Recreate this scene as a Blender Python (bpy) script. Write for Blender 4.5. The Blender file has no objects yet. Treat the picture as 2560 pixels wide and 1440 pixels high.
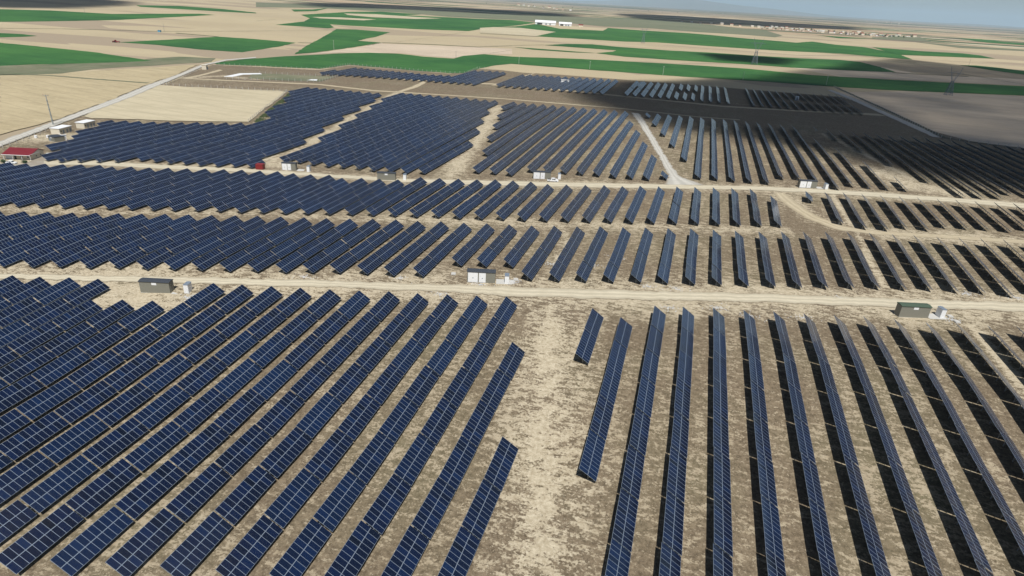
import bpy, bmesh, math, random
import numpy as np
from mathutils import Vector, Matrix
random.seed(7); rng = np.random.default_rng(11)
R = math.radians
sc = bpy.context.scene
col = sc.collection
RACKS=[('A',-7,-182.38,100.41,-182.52,111.81,1,0),('A',-6,-174.4,90.88,-174.7,113.68,2,0),('A',-5,-166.58,92.58,-166.88,115.38,2,0),('A',-4,-158.36,83.21,-158.65,117.41,3,0),('A',-3,-150.29,73.68,-150.54,119.28,4,0),('A',-2,-142.5,75.34,-142.71,109.54,3,0),('A',-1,-134.65,66.45,-134.99,112.05,4,0),('A',0,-126.73,56.99,-127.17,113.99,5,0),('A',1,-118.78,58.57,-118.89,126.97,6,0),('A',2,-110.9,48.79,-110.82,128.59,7,0),('A',3,-103.09,39.14,-102.75,130.34,8,0),('A',4,-95.26,40.77,-94.77,131.97,8,0),('A',5,-87.44,42.26,-86.63,133.65,8,0),('A',6,-79.61,44.42,-78.81,135.5,8,0),('A',7,-71.64,46.51,-70.93,137.54,8,0),('A',8,-63.6,48.37,-63.18,139.2,8,0),('A',9,-55.64,50.28,-55.36,141.13,8,0),('A',10,-47.81,52.03,-47.54,143.0,8,0),('A',11,-39.99,53.9,-39.72,145.1,8,0),('A',12,-32.16,55.46,-31.9,123.86,6,0),('A',13,-24.34,57.7,-24.47,91.9,3,0),('B',14,-16.55,123.57,-16.41,146.39,2,0),('B',15,-8.72,87.67,-8.59,143.75,5,0),('B',16,-0.89,62.71,-0.78,153.91,8,0),('B',17,6.84,64.44,6.6,155.64,8,0),('B',18,14.65,66.7,14.39,157.9,8,0),('B',19,22.47,68.31,22.19,159.51,8,0),('B',20,30.29,70.0,30.01,161.2,8,0),('B',21,38.08,71.89,37.68,163.09,8,0),('B',22,45.9,73.93,45.5,165.13,8,0),('B',23,53.65,75.72,53.03,166.92,8,0),('B',24,61.43,77.07,60.73,168.27,8,0),('B',25,69.1,89.08,68.36,168.88,7,0),('B',26,76.72,114.59,76.19,171.59,5,0),('B',27,84.33,138.55,84.01,172.75,3,0),('B',28,91.67,152.12,91.37,174.92,2,0),('B',29,99.34,164.91,99.2,176.31,1,0),('C',-14,-235.26,135.77,-234.52,147.17,1,0),('C',-13,-227.44,138.39,-226.7,149.79,1,0),('C',-12,-220.36,129.61,-218.87,152.41,2,0),('C',-11,-213.33,120.89,-211.28,155.09,3,0),('C',-10,-206.19,112.03,-203.46,157.63,4,0),('C',-9,-198.37,114.74,-195.8,160.34,4,0),('C',-8,-190.54,119.89,-188.41,162.69,3,8),('C',-7,-182.27,122.2,-181.0,165.3,3,9),('C',-6,-174.39,124.51,-173.52,168.18,4,0),('C',-5,-165.9,126.61,-166.03,170.81,4,0),('C',-4,-157.95,129.23,-158.2,173.33,4,0),('C',-3,-149.75,131.24,-150.39,175.88,4,0),('C',-2,-141.83,133.29,-142.96,178.41,4,0),('C',-1,-133.96,135.46,-135.13,180.71,4,0),('C',0,-125.82,137.45,-127.22,183.25,4,0),('C',1,-117.91,139.66,-119.4,185.35,4,0),('C',2,-110.08,142.11,-111.61,188.0,4,0),('C',3,-102.8,144.76,-104.09,191.13,4,0),('C',4,-95.37,147.46,-96.26,193.52,4,0),('C',5,-87.56,149.6,-88.17,195.0,4,0),('C',6,-79.74,151.39,-80.33,197.74,4,0),('C',7,-71.54,153.89,-72.26,199.85,4,0),('C',8,-63.72,165.62,-64.21,201.87,3,0),('C',9,-56.25,168.01,-56.32,203.74,3,0),('C',10,-48.42,170.46,-48.51,205.74,3,0),('C',11,-40.53,162.96,-40.6,208.12,4,0),('C',12,-32.6,165.28,-32.77,210.92,4,0),('C',13,-24.88,167.71,-24.87,214.07,4,0),('C',14,-17.05,170.23,-16.85,216.17,4,0),('C',15,-9.22,172.98,-9.01,218.74,4,0),('C',16,-1.4,175.13,-1.09,221.26,4,0),('C',17,6.43,177.37,6.82,223.71,4,0),('C',18,14.25,179.88,14.77,225.46,4,0),('C',19,22.09,182.08,22.6,227.59,4,0),('C',20,29.92,184.49,30.94,229.92,4,0),('C',21,37.65,186.64,38.8,232.48,4,0),('C',22,45.4,189.52,46.63,235.53,4,0),('C',23,53.11,192.35,54.66,238.63,4,0),('C',24,60.94,195.0,62.49,241.38,4,0),('C',25,68.66,197.08,70.31,243.39,4,0),('C',26,76.46,199.58,78.2,244.97,4,0),('C',27,83.92,201.1,85.94,247.16,4,0),('C',28,91.73,203.06,93.73,248.3,4,0),('C',29,99.31,203.32,101.49,250.09,4,0),('C',30,107.13,206.95,109.17,252.55,4,0),('C',31,114.96,208.68,116.99,254.28,4,0),('C',32,123.8,233.35,124.82,256.15,2,0),('C',33,132.13,246.64,132.64,258.04,1,0),('D',-22,-297.42,188.11,-297.09,199.46,1,0),('D',-21,-289.93,178.6,-289.27,201.52,2,0),('D',-20,-282.48,167.97,-281.44,202.9,3,0),('D',-19,-274.66,170.53,-273.64,205.5,3,0),('D',-18,-267.28,161.38,-266.35,207.87,4,0),('D',-17,-259.69,152.29,-259.03,210.65,5,0),('D',-16,-251.87,154.83,-251.21,213.0,5,0),('D',-15,-244.04,157.37,-243.95,212.76,5,0),('D',-14,-236.22,160.2,-236.15,215.47,5,0),('D',-13,-227.92,162.36,-228.35,217.65,5,0),('D',-12,-220.09,164.89,-220.53,220.27,5,0),('D',-11,-212.47,167.29,-212.7,222.9,5,0),('D',-10,-204.74,170.02,-205.08,225.36,5,0),('D',-9,-197.15,172.62,-197.26,227.84,5,0),('D',-8,-189.48,175.18,-189.34,229.91,4,9),('D',-7,-181.98,177.47,-181.29,231.65,4,8),('D',-6,-174.3,180.44,-173.69,234.01,4,8),('D',-5,-166.53,182.95,-165.51,233.78,4,5),('D',-4,-158.7,184.86,-157.74,235.26,4,5),('D',-3,-150.8,187.4,-149.91,237.65,4,4),('D',-2,-142.97,189.86,-142.15,235.13,4,0),('D',-1,-135.31,192.54,-134.32,238.47,4,0),('D',0,-127.61,195.23,-126.5,240.08,4,0),('D',1,-119.79,197.93,-118.93,242.57,4,0),('D',2,-112.06,200.2,-111.11,249.67,4,4),('D',3,-104.14,202.66,-102.81,251.72,4,3),('D',4,-96.32,204.84,-94.7,253.77,4,3),('D',5,-88.43,207.44,-86.79,256.26,4,3),('D',6,-80.55,209.06,-79.05,258.87,4,4),('D',7,-72.56,211.45,-71.23,260.46,4,3),('D',8,-64.62,213.85,-63.41,262.18,4,3),('D',9,-56.75,215.67,-55.54,261.02,4,0),('D',10,-48.85,218.29,-47.5,263.49,4,0),('D',11,-41.02,220.7,-39.43,265.68,4,0),('D',12,-33.19,223.2,-31.6,268.81,4,0),('D',13,-25.37,225.7,-23.78,270.48,4,0),('D',14,-17.47,228.12,-16.28,273.94,4,0),('D',15,-9.4,230.79,-8.45,276.34,4,0),('D',16,-1.3,233.22,-0.63,278.89,4,0),('D',17,6.75,235.89,7.18,281.46,4,0),('D',18,14.57,238.19,15.1,284.33,4,0),('D',19,22.35,240.49,23.07,286.56,4,0),('D',20,30.15,243.04,31.0,288.46,4,0),('D',21,37.59,245.45,38.95,280.96,3,0),('D',23,53.96,285.37,55.01,294.23,0,9),('D',24,61.72,258.46,63.0,296.09,3,3),('D',25,69.55,255.44,70.83,298.47,3,9),('D',26,77.39,256.68,78.65,299.47,3,8),('D',27,85.21,261.71,86.48,300.74,3,5),('D',28,93.04,262.61,94.21,301.86,3,5),('D',29,100.97,269.02,101.84,303.6,3,0),('D',30,108.8,270.42,109.86,304.29,3,0),('D',31,116.48,271.92,117.66,306.62,3,0),('D',32,124.31,272.79,125.49,307.61,3,0),('D',33,132.13,277.41,133.31,308.98,2,8),('D',34,139.96,280.15,141.25,310.76,2,8),('D',35,148.06,289.11,149.07,311.91,2,0),('E',-26,-329.69,283.2,-330.31,294.65,1,0),('E',-25,-321.46,262.15,-322.48,297.18,3,0),('E',-24,-313.11,252.23,-314.29,298.74,4,0),('E',-23,-305.29,231.21,-305.94,301.02,6,0),('E',-22,-297.46,231.05,-297.89,303.61,6,4),('E',-21,-289.53,216.01,-290.29,306.24,8,0),('E',-20,-281.7,216.24,-282.65,310.12,8,3),('E',-19,-274.08,219.55,-274.84,312.83,8,2),('E',-18,-266.28,222.61,-267.17,316.13,8,2),('E',-17,-258.86,225.84,-259.34,319.62,8,2),('E',-16,-251.03,232.1,-251.38,466,20,6),('E',-15,-243.17,232.66,-243.56,466,20,5),('E',-14,-235.35,232.91,-235.73,440.89,18,3),('E',-13,-227.63,234.34,-227.11,401.91,14,8),('E',-12,-219.8,234.94,-219.28,365.64,11,5),('E',-11,-211.98,236.95,-211.46,329.5,8,0),('E',-10,-204.36,239.57,-203.63,297.93,5,0),('E',-9,-196.72,241.41,-195.81,251.41,1,0),('E2',-23,-307.35,436.69,-307.35,466,2,6),('E2',-22,-299.53,426.21,-299.53,466,3,5),('E2',-21,-291.7,407.0,-291.7,466,5,0),('E2',-20,-283.88,397.9,-283.88,466,6,0),('E2',-19,-276.05,372.98,-276.05,466,8,0),('E2',-18,-268.23,353.57,-268.23,466,10,0),('E2',-17,-260.41,345.85,-260.41,466,10,6),('F',-13,-227.4,437.5,-226.97,477,3,5),('F',-12,-219.46,404.32,-219.91,477,6,4),('F',-11,-211.63,369.68,-212.09,477,9,5),('F',-10,-203.87,336.14,-203.37,477,12,4),('F',-9,-196.05,301.34,-195.55,477,15,4),('F',-8,-188.23,255.44,-188.3,477,19,5),('F',-7,-181.47,257.25,-180.48,477,19,3),('F',-6,-173.64,256.88,-172.41,477,19,3),('F',-5,-165.44,256.66,-164.27,477,19,4),('F',-4,-157.62,257.39,-156.44,477,19,3),('F',-3,-149.8,258.18,-148.62,477,19,2),('F',-2,-142.08,258.07,-141.08,432.23,15,3),('F',-1,-134.15,259.55,-133.25,396.58,12,0),('F',0,-126.24,260.31,-124.89,363.61,9,0),('F',1,-118.39,262.86,-116.96,328.8,5,9),('G',-1,-135.34,447.84,-133.21,477,2,6),('G',0,-126.42,410.68,-125.39,477,5,9),('G',1,-118.5,376.18,-117.56,477,9,0),('G',2,-110.68,341.3,-109.74,477,12,0),('G',3,-102.47,308.89,-101.91,477,14,8),('G',4,-95.46,274.11,-94.09,477,17,9),('G',5,-87.27,275.37,-86.26,477,17,8),('G',6,-79.47,275.64,-78.44,477,17,7),('G',7,-71.65,285.79,-70.61,477,16,8),('G',8,-63.98,287.32,-62.79,477,16,7),('G',9,-56.16,289.45,-54.97,477,16,5),('G',10,-48.33,290.35,-47.14,477,16,4),('G',11,-40.39,291.16,-39.32,435.91,12,8),('G',12,-32.34,290.98,-31.49,403.66,10,0),('G',13,-24.51,292.37,-24.0,369.2,6,8),('G',14,-16.78,293.31,-16.46,338.29,4,0),('G',15,-8.99,298.04,-8.64,305.68,0,7),('H',12,-31.36,467.69,-31.01,477,0,9),('H',13,-24.02,435.98,-23.3,477,3,7),('H',14,-16.22,402.96,-15.56,477,6,5),('H',15,-8.76,370.79,-7.95,477,9,3),('H',16,-1.03,339.23,-0.3,477,12,0),('H',17,6.75,305.34,7.36,477,15,0),('H',18,14.62,306.6,15.12,477,15,0),('H',19,22.53,306.81,22.93,477,15,0),('H',20,30.36,307.96,30.37,477,15,0),('H',21,38.18,309.11,38.15,477,14,8),('H',22,45.91,321.77,45.73,477,13,7),('H',23,53.93,324.23,53.54,477,13,4),('H',24,61.76,322.58,61.37,477,13,6),('H',25,69.58,312.6,69.19,477,14,5),('H',26,77.31,320.92,77.03,430.61,9,7),('H',27,85.08,321.2,85.16,403.55,7,2),('H',28,92.9,321.59,93.51,372.65,4,5),('H',29,100.88,322.75,101.33,341.03,1,7),('I',27,83.62,476.32,83.83,478.21,0,2),('I',28,91.65,442.83,91.37,476.2,3,0),('I',29,99.79,410.28,98.72,472.21,5,5),('I',30,107.88,377.73,106.55,471.68,8,3),('I',31,116.39,345.41,114.32,474.63,11,4),('I',32,124.23,321.33,121.43,472.14,13,3),('I',33,132.08,323.17,128.35,472.02,13,0),('I',34,140.28,326.15,136.15,472.6,13,0),('I',35,148.33,336.33,143.97,475,12,0),('I',36,156.15,334.0,151.8,475,12,4),('I',37,163.98,334.0,159.62,475,12,4),('I',38,171.32,349.55,167.45,475,11,0),('I',39,178.79,360.96,175.27,475,10,0),('I',40,185.91,383.76,183.1,475,8,0),('I',41,193.39,395.17,190.92,475,7,0),('I',42,200.51,417.98,198.75,475,5,0),('I',43,207.98,429.38,206.57,475,4,0),('I',44,215.1,452.19,214.4,475,2,0),('J',0,-352.91,555.0,-352.91,584.55,2,7),('J',1,-345.34,557.27,-345.34,612.99,5,0),('J',2,-337.76,559.12,-337.76,612.18,4,7),('J',3,-330.19,560.64,-330.19,611.37,4,5),('J',4,-322.61,561.88,-322.61,610.57,4,3),('J',5,-315.04,562.9,-315.04,609.76,4,0),('J',6,-307.46,563.74,-307.46,608.95,4,0),('J',7,-299.89,564.42,-299.89,608.14,4,0),('J',8,-292.32,564.98,-292.32,607.34,3,8),('J',9,-284.74,565.43,-284.74,606.53,3,7),('J',10,-277.17,565.81,-277.17,605.73,3,6),('J',11,-269.59,566.11,-269.59,604.92,3,4),('J',12,-262.02,566.37,-262.02,604.11,3,3),('J',13,-254.44,566.57,-254.44,605.61,3,5),('J',14,-246.87,566.74,-246.87,607.49,3,6),('J',15,-239.3,566.88,-239.3,609.36,3,8),('J',16,-231.72,566.99,-231.72,668.6,9,0),('J',17,-224.15,567.08,-224.15,671.01,9,0),('J',18,-216.57,567.16,-216.57,673.43,9,4),('J',19,-209.0,567.22,-209.0,675.86,9,6),('J',20,-201.43,567.27,-201.43,673.73,9,4),('K',0,-177.01,569.0,-177.01,662.83,8,3),('K',1,-169.65,569.4,-169.65,667.85,8,7),('K',2,-162.29,569.8,-162.29,669.27,8,8),('K',3,-154.92,570.2,-154.92,670.58,8,9),('K',4,-147.56,570.6,-147.56,671.89,9,0),('K',5,-140.2,571.0,-140.2,673.2,9,0),('K',6,-132.83,571.4,-132.83,674.51,9,0),('K',7,-125.47,571.8,-125.47,675.81,9,0),('K',8,-118.11,572.2,-118.11,677.12,9,2),('K',9,-110.75,572.6,-110.75,678.43,9,3),('K',10,-103.38,573.0,-103.38,679.74,9,4),('K',11,-96.02,573.4,-96.02,681.05,9,5),('K',12,-88.66,573.8,-88.66,682.36,9,6),('K',13,-81.29,574.2,-81.29,683.67,9,7),('M',0,-54.4,640.0,-54.4,682,3,8),('M',0,-59.64,578.0,-59.64,628,4,4),('M2',0,-59.64,631.0,-59.64,686,5,0),('M',1,-52.34,578.0,-52.34,628,4,4),('M2',1,-52.34,631.0,-52.34,686,5,0),('M',2,-45.04,578.0,-45.04,628,4,4),('M2',2,-45.04,631.0,-45.04,686,5,0),('M',3,-37.74,578.0,-37.74,628,4,4),('M2',3,-37.74,631.0,-37.74,686,5,0),('M',4,-30.44,578.0,-30.44,628,4,4),('M2',4,-30.44,631.0,-30.44,686,5,0),('M',5,-23.14,578.0,-23.14,628,4,4),('M2',5,-23.14,631.0,-23.14,686,5,0),('M',6,-16.14,577.0,-16.14,620,3,8),('M2',6,-14.84,645.0,-14.84,690,4,0),('M',7,-8.84,577.0,-8.84,620,3,8),('M2',7,-7.54,645.0,-7.54,690,4,0),('M',8,-1.54,577.0,-1.54,620,3,8),('M2',8,-0.24,645.0,-0.24,690,4,0),('M',9,6.06,577.0,6.06,631,4,8),('M2',9,6.06,633.0,6.06,692,5,0),('M',10,13.36,577.0,13.36,631,4,8),('M2',10,13.36,633.0,13.36,692,5,0),('M',11,20.66,577.0,20.66,631,4,8),('M2',11,20.66,633.0,20.66,692,5,0),('M',12,27.96,577.0,27.96,631,4,8),('M2',12,27.96,633.0,27.96,692,5,0),('N',0,48.88,577.0,48.88,700,10,9),('N',1,56.07,577.5,56.07,700,10,8),('N',2,63.25,578.0,63.25,700,10,8),('N',3,70.43,578.5,70.43,700,10,7),('N',4,77.62,580.0,77.62,634,4,8),('N2',4,77.62,648.0,77.62,704,5,0),('N',5,84.8,580.5,84.8,634,4,8),('N2',5,84.8,648.0,84.8,704,5,0),('N',6,91.98,581.0,91.98,634,4,7),('N2',6,91.98,648.0,91.98,704,5,0),('N',7,99.17,581.5,99.17,634,4,7),('N2',7,99.17,648.0,99.17,704,5,0),('N',8,106.35,582.0,106.35,634,4,6),('N2',8,106.35,648.0,106.35,704,5,0),('N',9,113.53,582.5,113.53,634,4,6),('N2',9,113.53,648.0,113.53,704,5,0),('N',10,120.71,583.0,120.71,634,4,5),('N2',10,120.71,648.0,120.71,704,5,0),('N',11,127.9,583.5,127.9,634,4,5),('N2',11,127.9,648.0,127.9,704,5,0),('N',12,135.08,584.0,135.08,634,4,4),('N2',12,135.08,648.0,135.08,704,5,0)]
FIELDS={'green':[[(-829.1,588.8),(-790.7,578.6),(-715.4,577.1),(-640.8,572.9),(-596.6,562.7),(-550.1,552.4),(-555.5,533.2),(-579.0,494.6),(-601.4,461.9),(-610.9,441.2),(-621.6,427.9)],[(-717.3,674.3),(-707.0,752.0),(-700.0,836.0),(-641.0,846.0),(-570.0,841.0),(-553.0,779.0),(-539.4,682.3),(-593.4,674.0),(-667.6,682.8)],[(-1407.0,1002.0),(-1366.0,1019.0),(-1316.0,1088.0),(-1195.0,1121.0),(-1188.0,1243.0),(-1175.0,1353.0),(-1129.0,1348.0),(-1080.0,1160.0),(-1034.0,985.0),(-1049.0,878.0),(-1070.0,792.0),(-1069.0,754.0)],[(-918.5,644.8),(-899.2,661.5),(-869.4,670.7),(-841.7,666.4),(-840.8,642.4),(-848.4,622.7),(-860.3,602.2)],[(-1552.0,1542.0),(-1522.0,1675.0),(-1360.0,1666.0),(-1201.0,1598.0),(-1169.0,1555.0),(-1243.0,1522.0),(-1362.0,1496.0),(-1471.0,1474.0)],[(-1334.0,1960.0),(-1332.0,2080.0),(-1433.0,2356.0),(-1245.0,1966.0),(-1232.0,1824.0)],[(-1094.0,1650.0),(-1192.0,2081.0),(-1198.0,2330.0),(-1024.0,2327.0),(-1004.0,2130.0),(-881.0,2192.0),(-781.0,2243.0),(-683.0,2363.0),(-561.0,2241.0),(-537.0,1903.0),(-539.0,1677.0),(-516.0,1428.0),(-532.0,1421.0),(-613.0,1361.0),(-753.0,1312.0),(-795.0,1308.0),(-728.0,1211.0),(-719.0,1173.0),(-832.0,1165.0),(-883.0,1342.0),(-966.0,1496.0)],[(-697.0,1168.0),(-671.0,1200.0),(-593.0,1191.0),(-549.0,1050.0),(-527.0,945.0),(-484.0,944.0),(-478.0,846.0),(-476.0,754.0),(-483.0,706.0),(-538.0,823.0),(-626.0,1021.0)],[(-492.0,576.0),(-491.3,616.6),(-479.3,672.8),(-447.0,755.0),(-426.0,790.0),(-388.0,807.0),(-348.0,795.0),(-307.0,799.0),(-310.0,844.0),(-296.0,888.0),(-253.0,884.0),(-162.0,929.0),(-37.0,964.0),(68.0,983.0),(150.0,958.0),(254.0,983.0),(435.0,1049.0),(543.0,1081.0),(471.0,930.0),(378.0,902.0),(218.0,831.0),(147.0,816.0),(86.0,811.0),(-28.0,793.0),(-124.0,791.0),(-226.0,790.0),(-237.0,758.0),(-243.0,716.0),(-241.8,659.7),(-254.3,650.4),(-281.2,648.2),(-337.6,651.7),(-375.9,654.0),(-383.1,604.4),(-446.2,583.7),(-483.9,569.2)],[(-550.0,1612.0),(-522.0,1849.0),(-534.0,2132.0),(-401.0,1889.0),(-285.0,1953.0),(-306.0,2202.0),(-199.0,2178.0),(-50.0,2212.0),(25.0,2178.0),(106.0,2102.0),(225.0,2053.0),(254.0,2025.0),(320.0,2199.0),(367.0,2074.0),(433.0,2037.0),(457.0,1801.0),(428.0,1554.0),(367.0,1559.0),(295.0,1592.0),(151.0,1530.0),(21.0,1516.0),(-100.0,1518.0),(-165.0,1457.0),(-276.0,1437.0),(-353.0,1415.0),(-366.0,1680.0),(-455.0,1653.0)],[(-272.0,1155.0),(-245.0,1237.0),(-205.0,1278.0),(-156.0,1259.0),(-52.0,1262.0),(20.0,1290.0),(92.0,1293.0),(178.0,1314.0),(253.0,1354.0),(284.0,1337.0),(295.0,1231.0),(296.0,1135.0),(238.0,1103.0),(142.0,1068.0),(79.0,1065.0),(19.0,1052.0),(-41.0,1038.0),(-113.0,1029.0),(-162.0,1059.0),(-142.0,1126.0),(-143.0,1160.0)],[(-299.0,1053.0),(-269.0,1057.0),(-188.0,1058.0),(-162.0,1059.0),(-197.0,1037.0),(-262.0,1031.0)],[(462.0,2075.0),(564.0,2016.0),(682.0,2054.0),(706.0,1999.0),(691.0,1865.0),(592.0,1811.0),(439.0,1720.0)],[(490.0,1469.0),(526.0,1495.0),(559.0,1470.0),(579.0,1420.0),(635.0,1347.0),(591.0,1250.0),(537.0,1311.0),(510.0,1372.0)],[(1282.0,3982.0),(1468.0,4237.0),(1465.0,3949.0),(1558.0,3761.0),(1426.0,3436.0),(1243.0,3492.0)],[(436.0,2933.0),(536.0,2904.0),(666.0,2969.0),(488.0,2710.0)]],'pale':[[(-367.6,306.8),(-423.3,429.4),(-371.2,441.9),(-326.0,452.9),(-317.9,449.8),(-266.7,335.4),(-279.3,328.2),(-321.9,315.3),(-357.2,304.5)],[(-1003.0,1562.0),(-969.0,1646.0),(-874.0,1675.0),(-857.0,1575.0),(-953.0,1521.0)],[(-1118.0,1927.0),(-1062.0,2036.0),(-901.0,2032.0),(-833.0,2056.0),(-845.0,1875.0),(-949.0,1793.0),(-1049.0,1830.0)],[(-542.0,1709.0),(-486.0,1766.0),(-367.0,1678.0),(-353.0,1414.0),(-477.0,1399.0),(-550.0,1612.0)]],'stubble':[[(-378.7,250.3),(-399.9,279.7),(-555.5,398.9),(-534.4,425.6),(-520.1,484.1),(-507.1,518.5),(-494.4,555.4),(-461.9,494.5),(-433.5,427.4),(-406.2,373.1),(-372.5,295.8),(-355.0,233.2)]],'rough':[[(-565.0,563.7),(-555.9,599.2),(-519.2,612.1),(-500.3,583.0),(-518.1,530.3),(-536.8,477.8),(-534.4,425.6),(-540.9,404.3),(-572.2,391.8),(-621.6,427.9),(-579.0,494.6),(-555.5,533.2)]],'olive':[[(-1028.0,3007.0),(-777.0,3428.0),(-519.0,3704.0),(-451.0,3854.0),(-136.0,3955.0),(88.0,3446.0),(263.0,3130.0),(275.0,2597.0),(228.0,2357.0),(136.0,2419.0),(-30.0,2370.0),(-181.0,2452.0),(-275.0,2381.0),(-342.0,2320.0),(-499.0,2442.0),(-577.0,2333.0),(-696.0,2407.0),(-789.0,2309.0),(-892.0,2257.0),(-1143.0,2388.0),(-1276.0,2317.0),(-1432.0,2291.0),(-1472.0,1962.0),(-1839.0,2454.0),(-1745.0,2665.0),(-1379.0,2883.0)],[(697.0,3180.0),(1045.0,3781.0),(884.0,3026.0),(644.0,2932.0)],[(770.0,2919.0),(906.0,2780.0),(1115.0,2796.0),(1197.0,2755.0),(1121.0,2577.0),(1043.0,2610.0),(819.0,2508.0)]],'ploughed':[[(141.0,752.0),(231.0,833.0),(373.0,891.0),(497.0,948.0),(250.8,450.2),(215.2,486.1),(189.5,496.4),(175.7,529.0),(164.5,633.1)],[(112.0,1115.0),(277.0,1301.0),(328.0,1131.0),(493.0,1198.0),(603.0,1206.0),(441.0,1064.0),(257.0,997.0),(187.0,968.0)],[(-507.0,916.0),(-291.0,1016.0),(-263.0,920.0),(-298.0,893.0),(-313.0,807.0),(-350.0,807.0),(-392.0,817.0),(-453.0,764.0),(-472.0,711.0),(-473.0,843.0),(-478.0,940.0)]]}
FARM=[(-420.0,200.0),(-322.5,209.6),(-353.6,272.1),(-392.8,370.7),(-420.6,428.6),(-457.8,505.0),(-483.9,564.5),(-442.2,578.3),(-377.6,595.4),(-373.0,648.8),(-334.1,644.9),(-252.4,645.4),(-241.0,710.0),(-218.0,715.0),(-187.0,706.0),(-148.0,717.0),(-77.0,726.0),(-17.0,742.0),(47.0,750.0),(134.0,758.0),(161.4,633.5),(175.7,529.0),(190.4,495.5),(214.6,484.5),(241.2,473.9),(330,420),(330,-40),(-420,-40)]
ROADS={'road':[([(-199.0,113.3),(-185.6,117.1),(-135.2,131.5),(-84.6,145.8),(-62.2,152.4),(-41.9,158.3),(-26.1,162.8),(28.6,179.6),(104.8,201.6),(120.9,206.0)],[(-195.9,111.1),(-182.7,114.9),(-132.1,128.1),(-82.3,141.5),(-60.2,147.5),(-40.0,151.7),(-24.7,156.3),(28.1,173.0),(101.9,194.1),(117.6,198.5)]),([(-290.6,217.6),(-269.6,226.8),(-237.6,232.3),(-200.0,241.2),(-161.2,247.5),(-123.4,253.7),(-88.5,265.4),(-53.0,276.5),(-13.6,289.8),(37.2,306.5),(64.4,312.7),(91.1,317.5),(125.6,322.2),(152.8,326.3),(176.4,330.3)],[(-282.8,211.2),(-262.3,220.0),(-231.6,226.0),(-195.4,235.3),(-157.8,242.1),(-120.8,248.3),(-85.7,257.2),(-51.3,268.7),(-12.9,281.7),(36.8,299.2),(63.3,304.6),(89.2,308.5),(122.8,313.2),(148.5,315.4),(171.1,318.6)]),([(-43.5,490.2),(-32.1,441.2),(-22.8,396.6),(-15.8,361.7),(-9.8,331.9),(-5.1,308.4),(-6.4,291.4)],[(-37.3,489.6),(-27.9,446.8),(-20.0,404.9),(-11.8,362.4),(-5.7,333.6),(-0.4,310.4),(11.7,298.1)]),([(-337.2,220.3),(-345.6,238.5),(-371.4,294.9),(-406.2,373.1),(-431.9,425.8),(-460.1,492.4),(-489.9,554.8),(-503.3,605.5),(-496.1,650.8)],[(-321.8,209.1),(-333.0,228.9),(-362.1,292.2),(-396.8,374.6),(-424.4,431.4),(-461.5,509.3),(-485.7,558.5),(-495.6,602.3),(-488.6,640.8)]),([(139.0,769.0),(148.0,703.0),(156.3,610.6),(163.1,531.7),(165.8,503.6)],[(145.0,778.0),(156.0,712.0),(164.2,611.2),(171.6,533.4),(170.8,501.9)])],'track':[([(42.1,295.9),(45.4,280.8),(51.3,263.3),(61.4,252.1),(76.8,252.0),(98.4,256.6),(127.8,261.6),(147.6,266.0)],[(47.6,299.5),(50.8,286.0),(56.6,269.2),(65.3,258.0),(77.9,257.1),(99.9,261.8),(129.8,266.8),(150.5,272.5)]),([(-147.0,474.7),(-133.2,408.6),(-120.3,350.9),(-113.1,310.7),(-107.4,268.0)],[(-142.5,472.8),(-128.0,411.3),(-115.5,353.1),(-107.2,313.3),(-100.4,270.9)]),([(-245.3,501.0),(-238.9,466.1),(-220.0,392.6),(-203.2,319.3),(-194.6,261.3)],[(-240.5,501.2),(-232.8,462.4),(-214.2,390.3),(-197.4,318.4),(-188.3,262.2)]),([(-370.7,591.9),(-275.0,580.1),(-166.4,600.4),(-60.1,583.4),(23.1,570.5),(88.6,583.4),(152.0,605.4)],[(-366.3,584.7),(-271.8,573.3),(-164.0,591.9),(-59.1,575.5),(23.0,563.0),(87.5,574.6),(158.6,593.9)]),([(-437.2,476.5),(-378.5,492.7),(-322.0,506.1),(-265.8,496.9),(-205.7,503.3),(-147.5,509.6),(-51.2,509.1),(4.5,499.0),(36.5,502.5)],[(-432.9,471.6),(-374.6,487.4),(-318.0,499.6),(-262.5,490.7),(-204.0,499.1),(-146.3,505.3),(-50.7,505.0),(4.5,495.1),(36.4,498.7)]),([(-271.1,590.2),(-250.5,564.9),(-246.0,535.4),(-243.8,501.9)],[(-264.5,591.0),(-244.8,565.2),(-239.0,533.7),(-238.6,499.6)]),([(-439.2,471.6),(-443.3,498.6),(-454.6,538.2)],[(-433.3,473.0),(-438.4,499.0),(-448.0,535.7)]),([(-186.0,580.6),(-177.0,704.0)],[(-180.1,584.5),(-174.0,706.0)])]}
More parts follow.
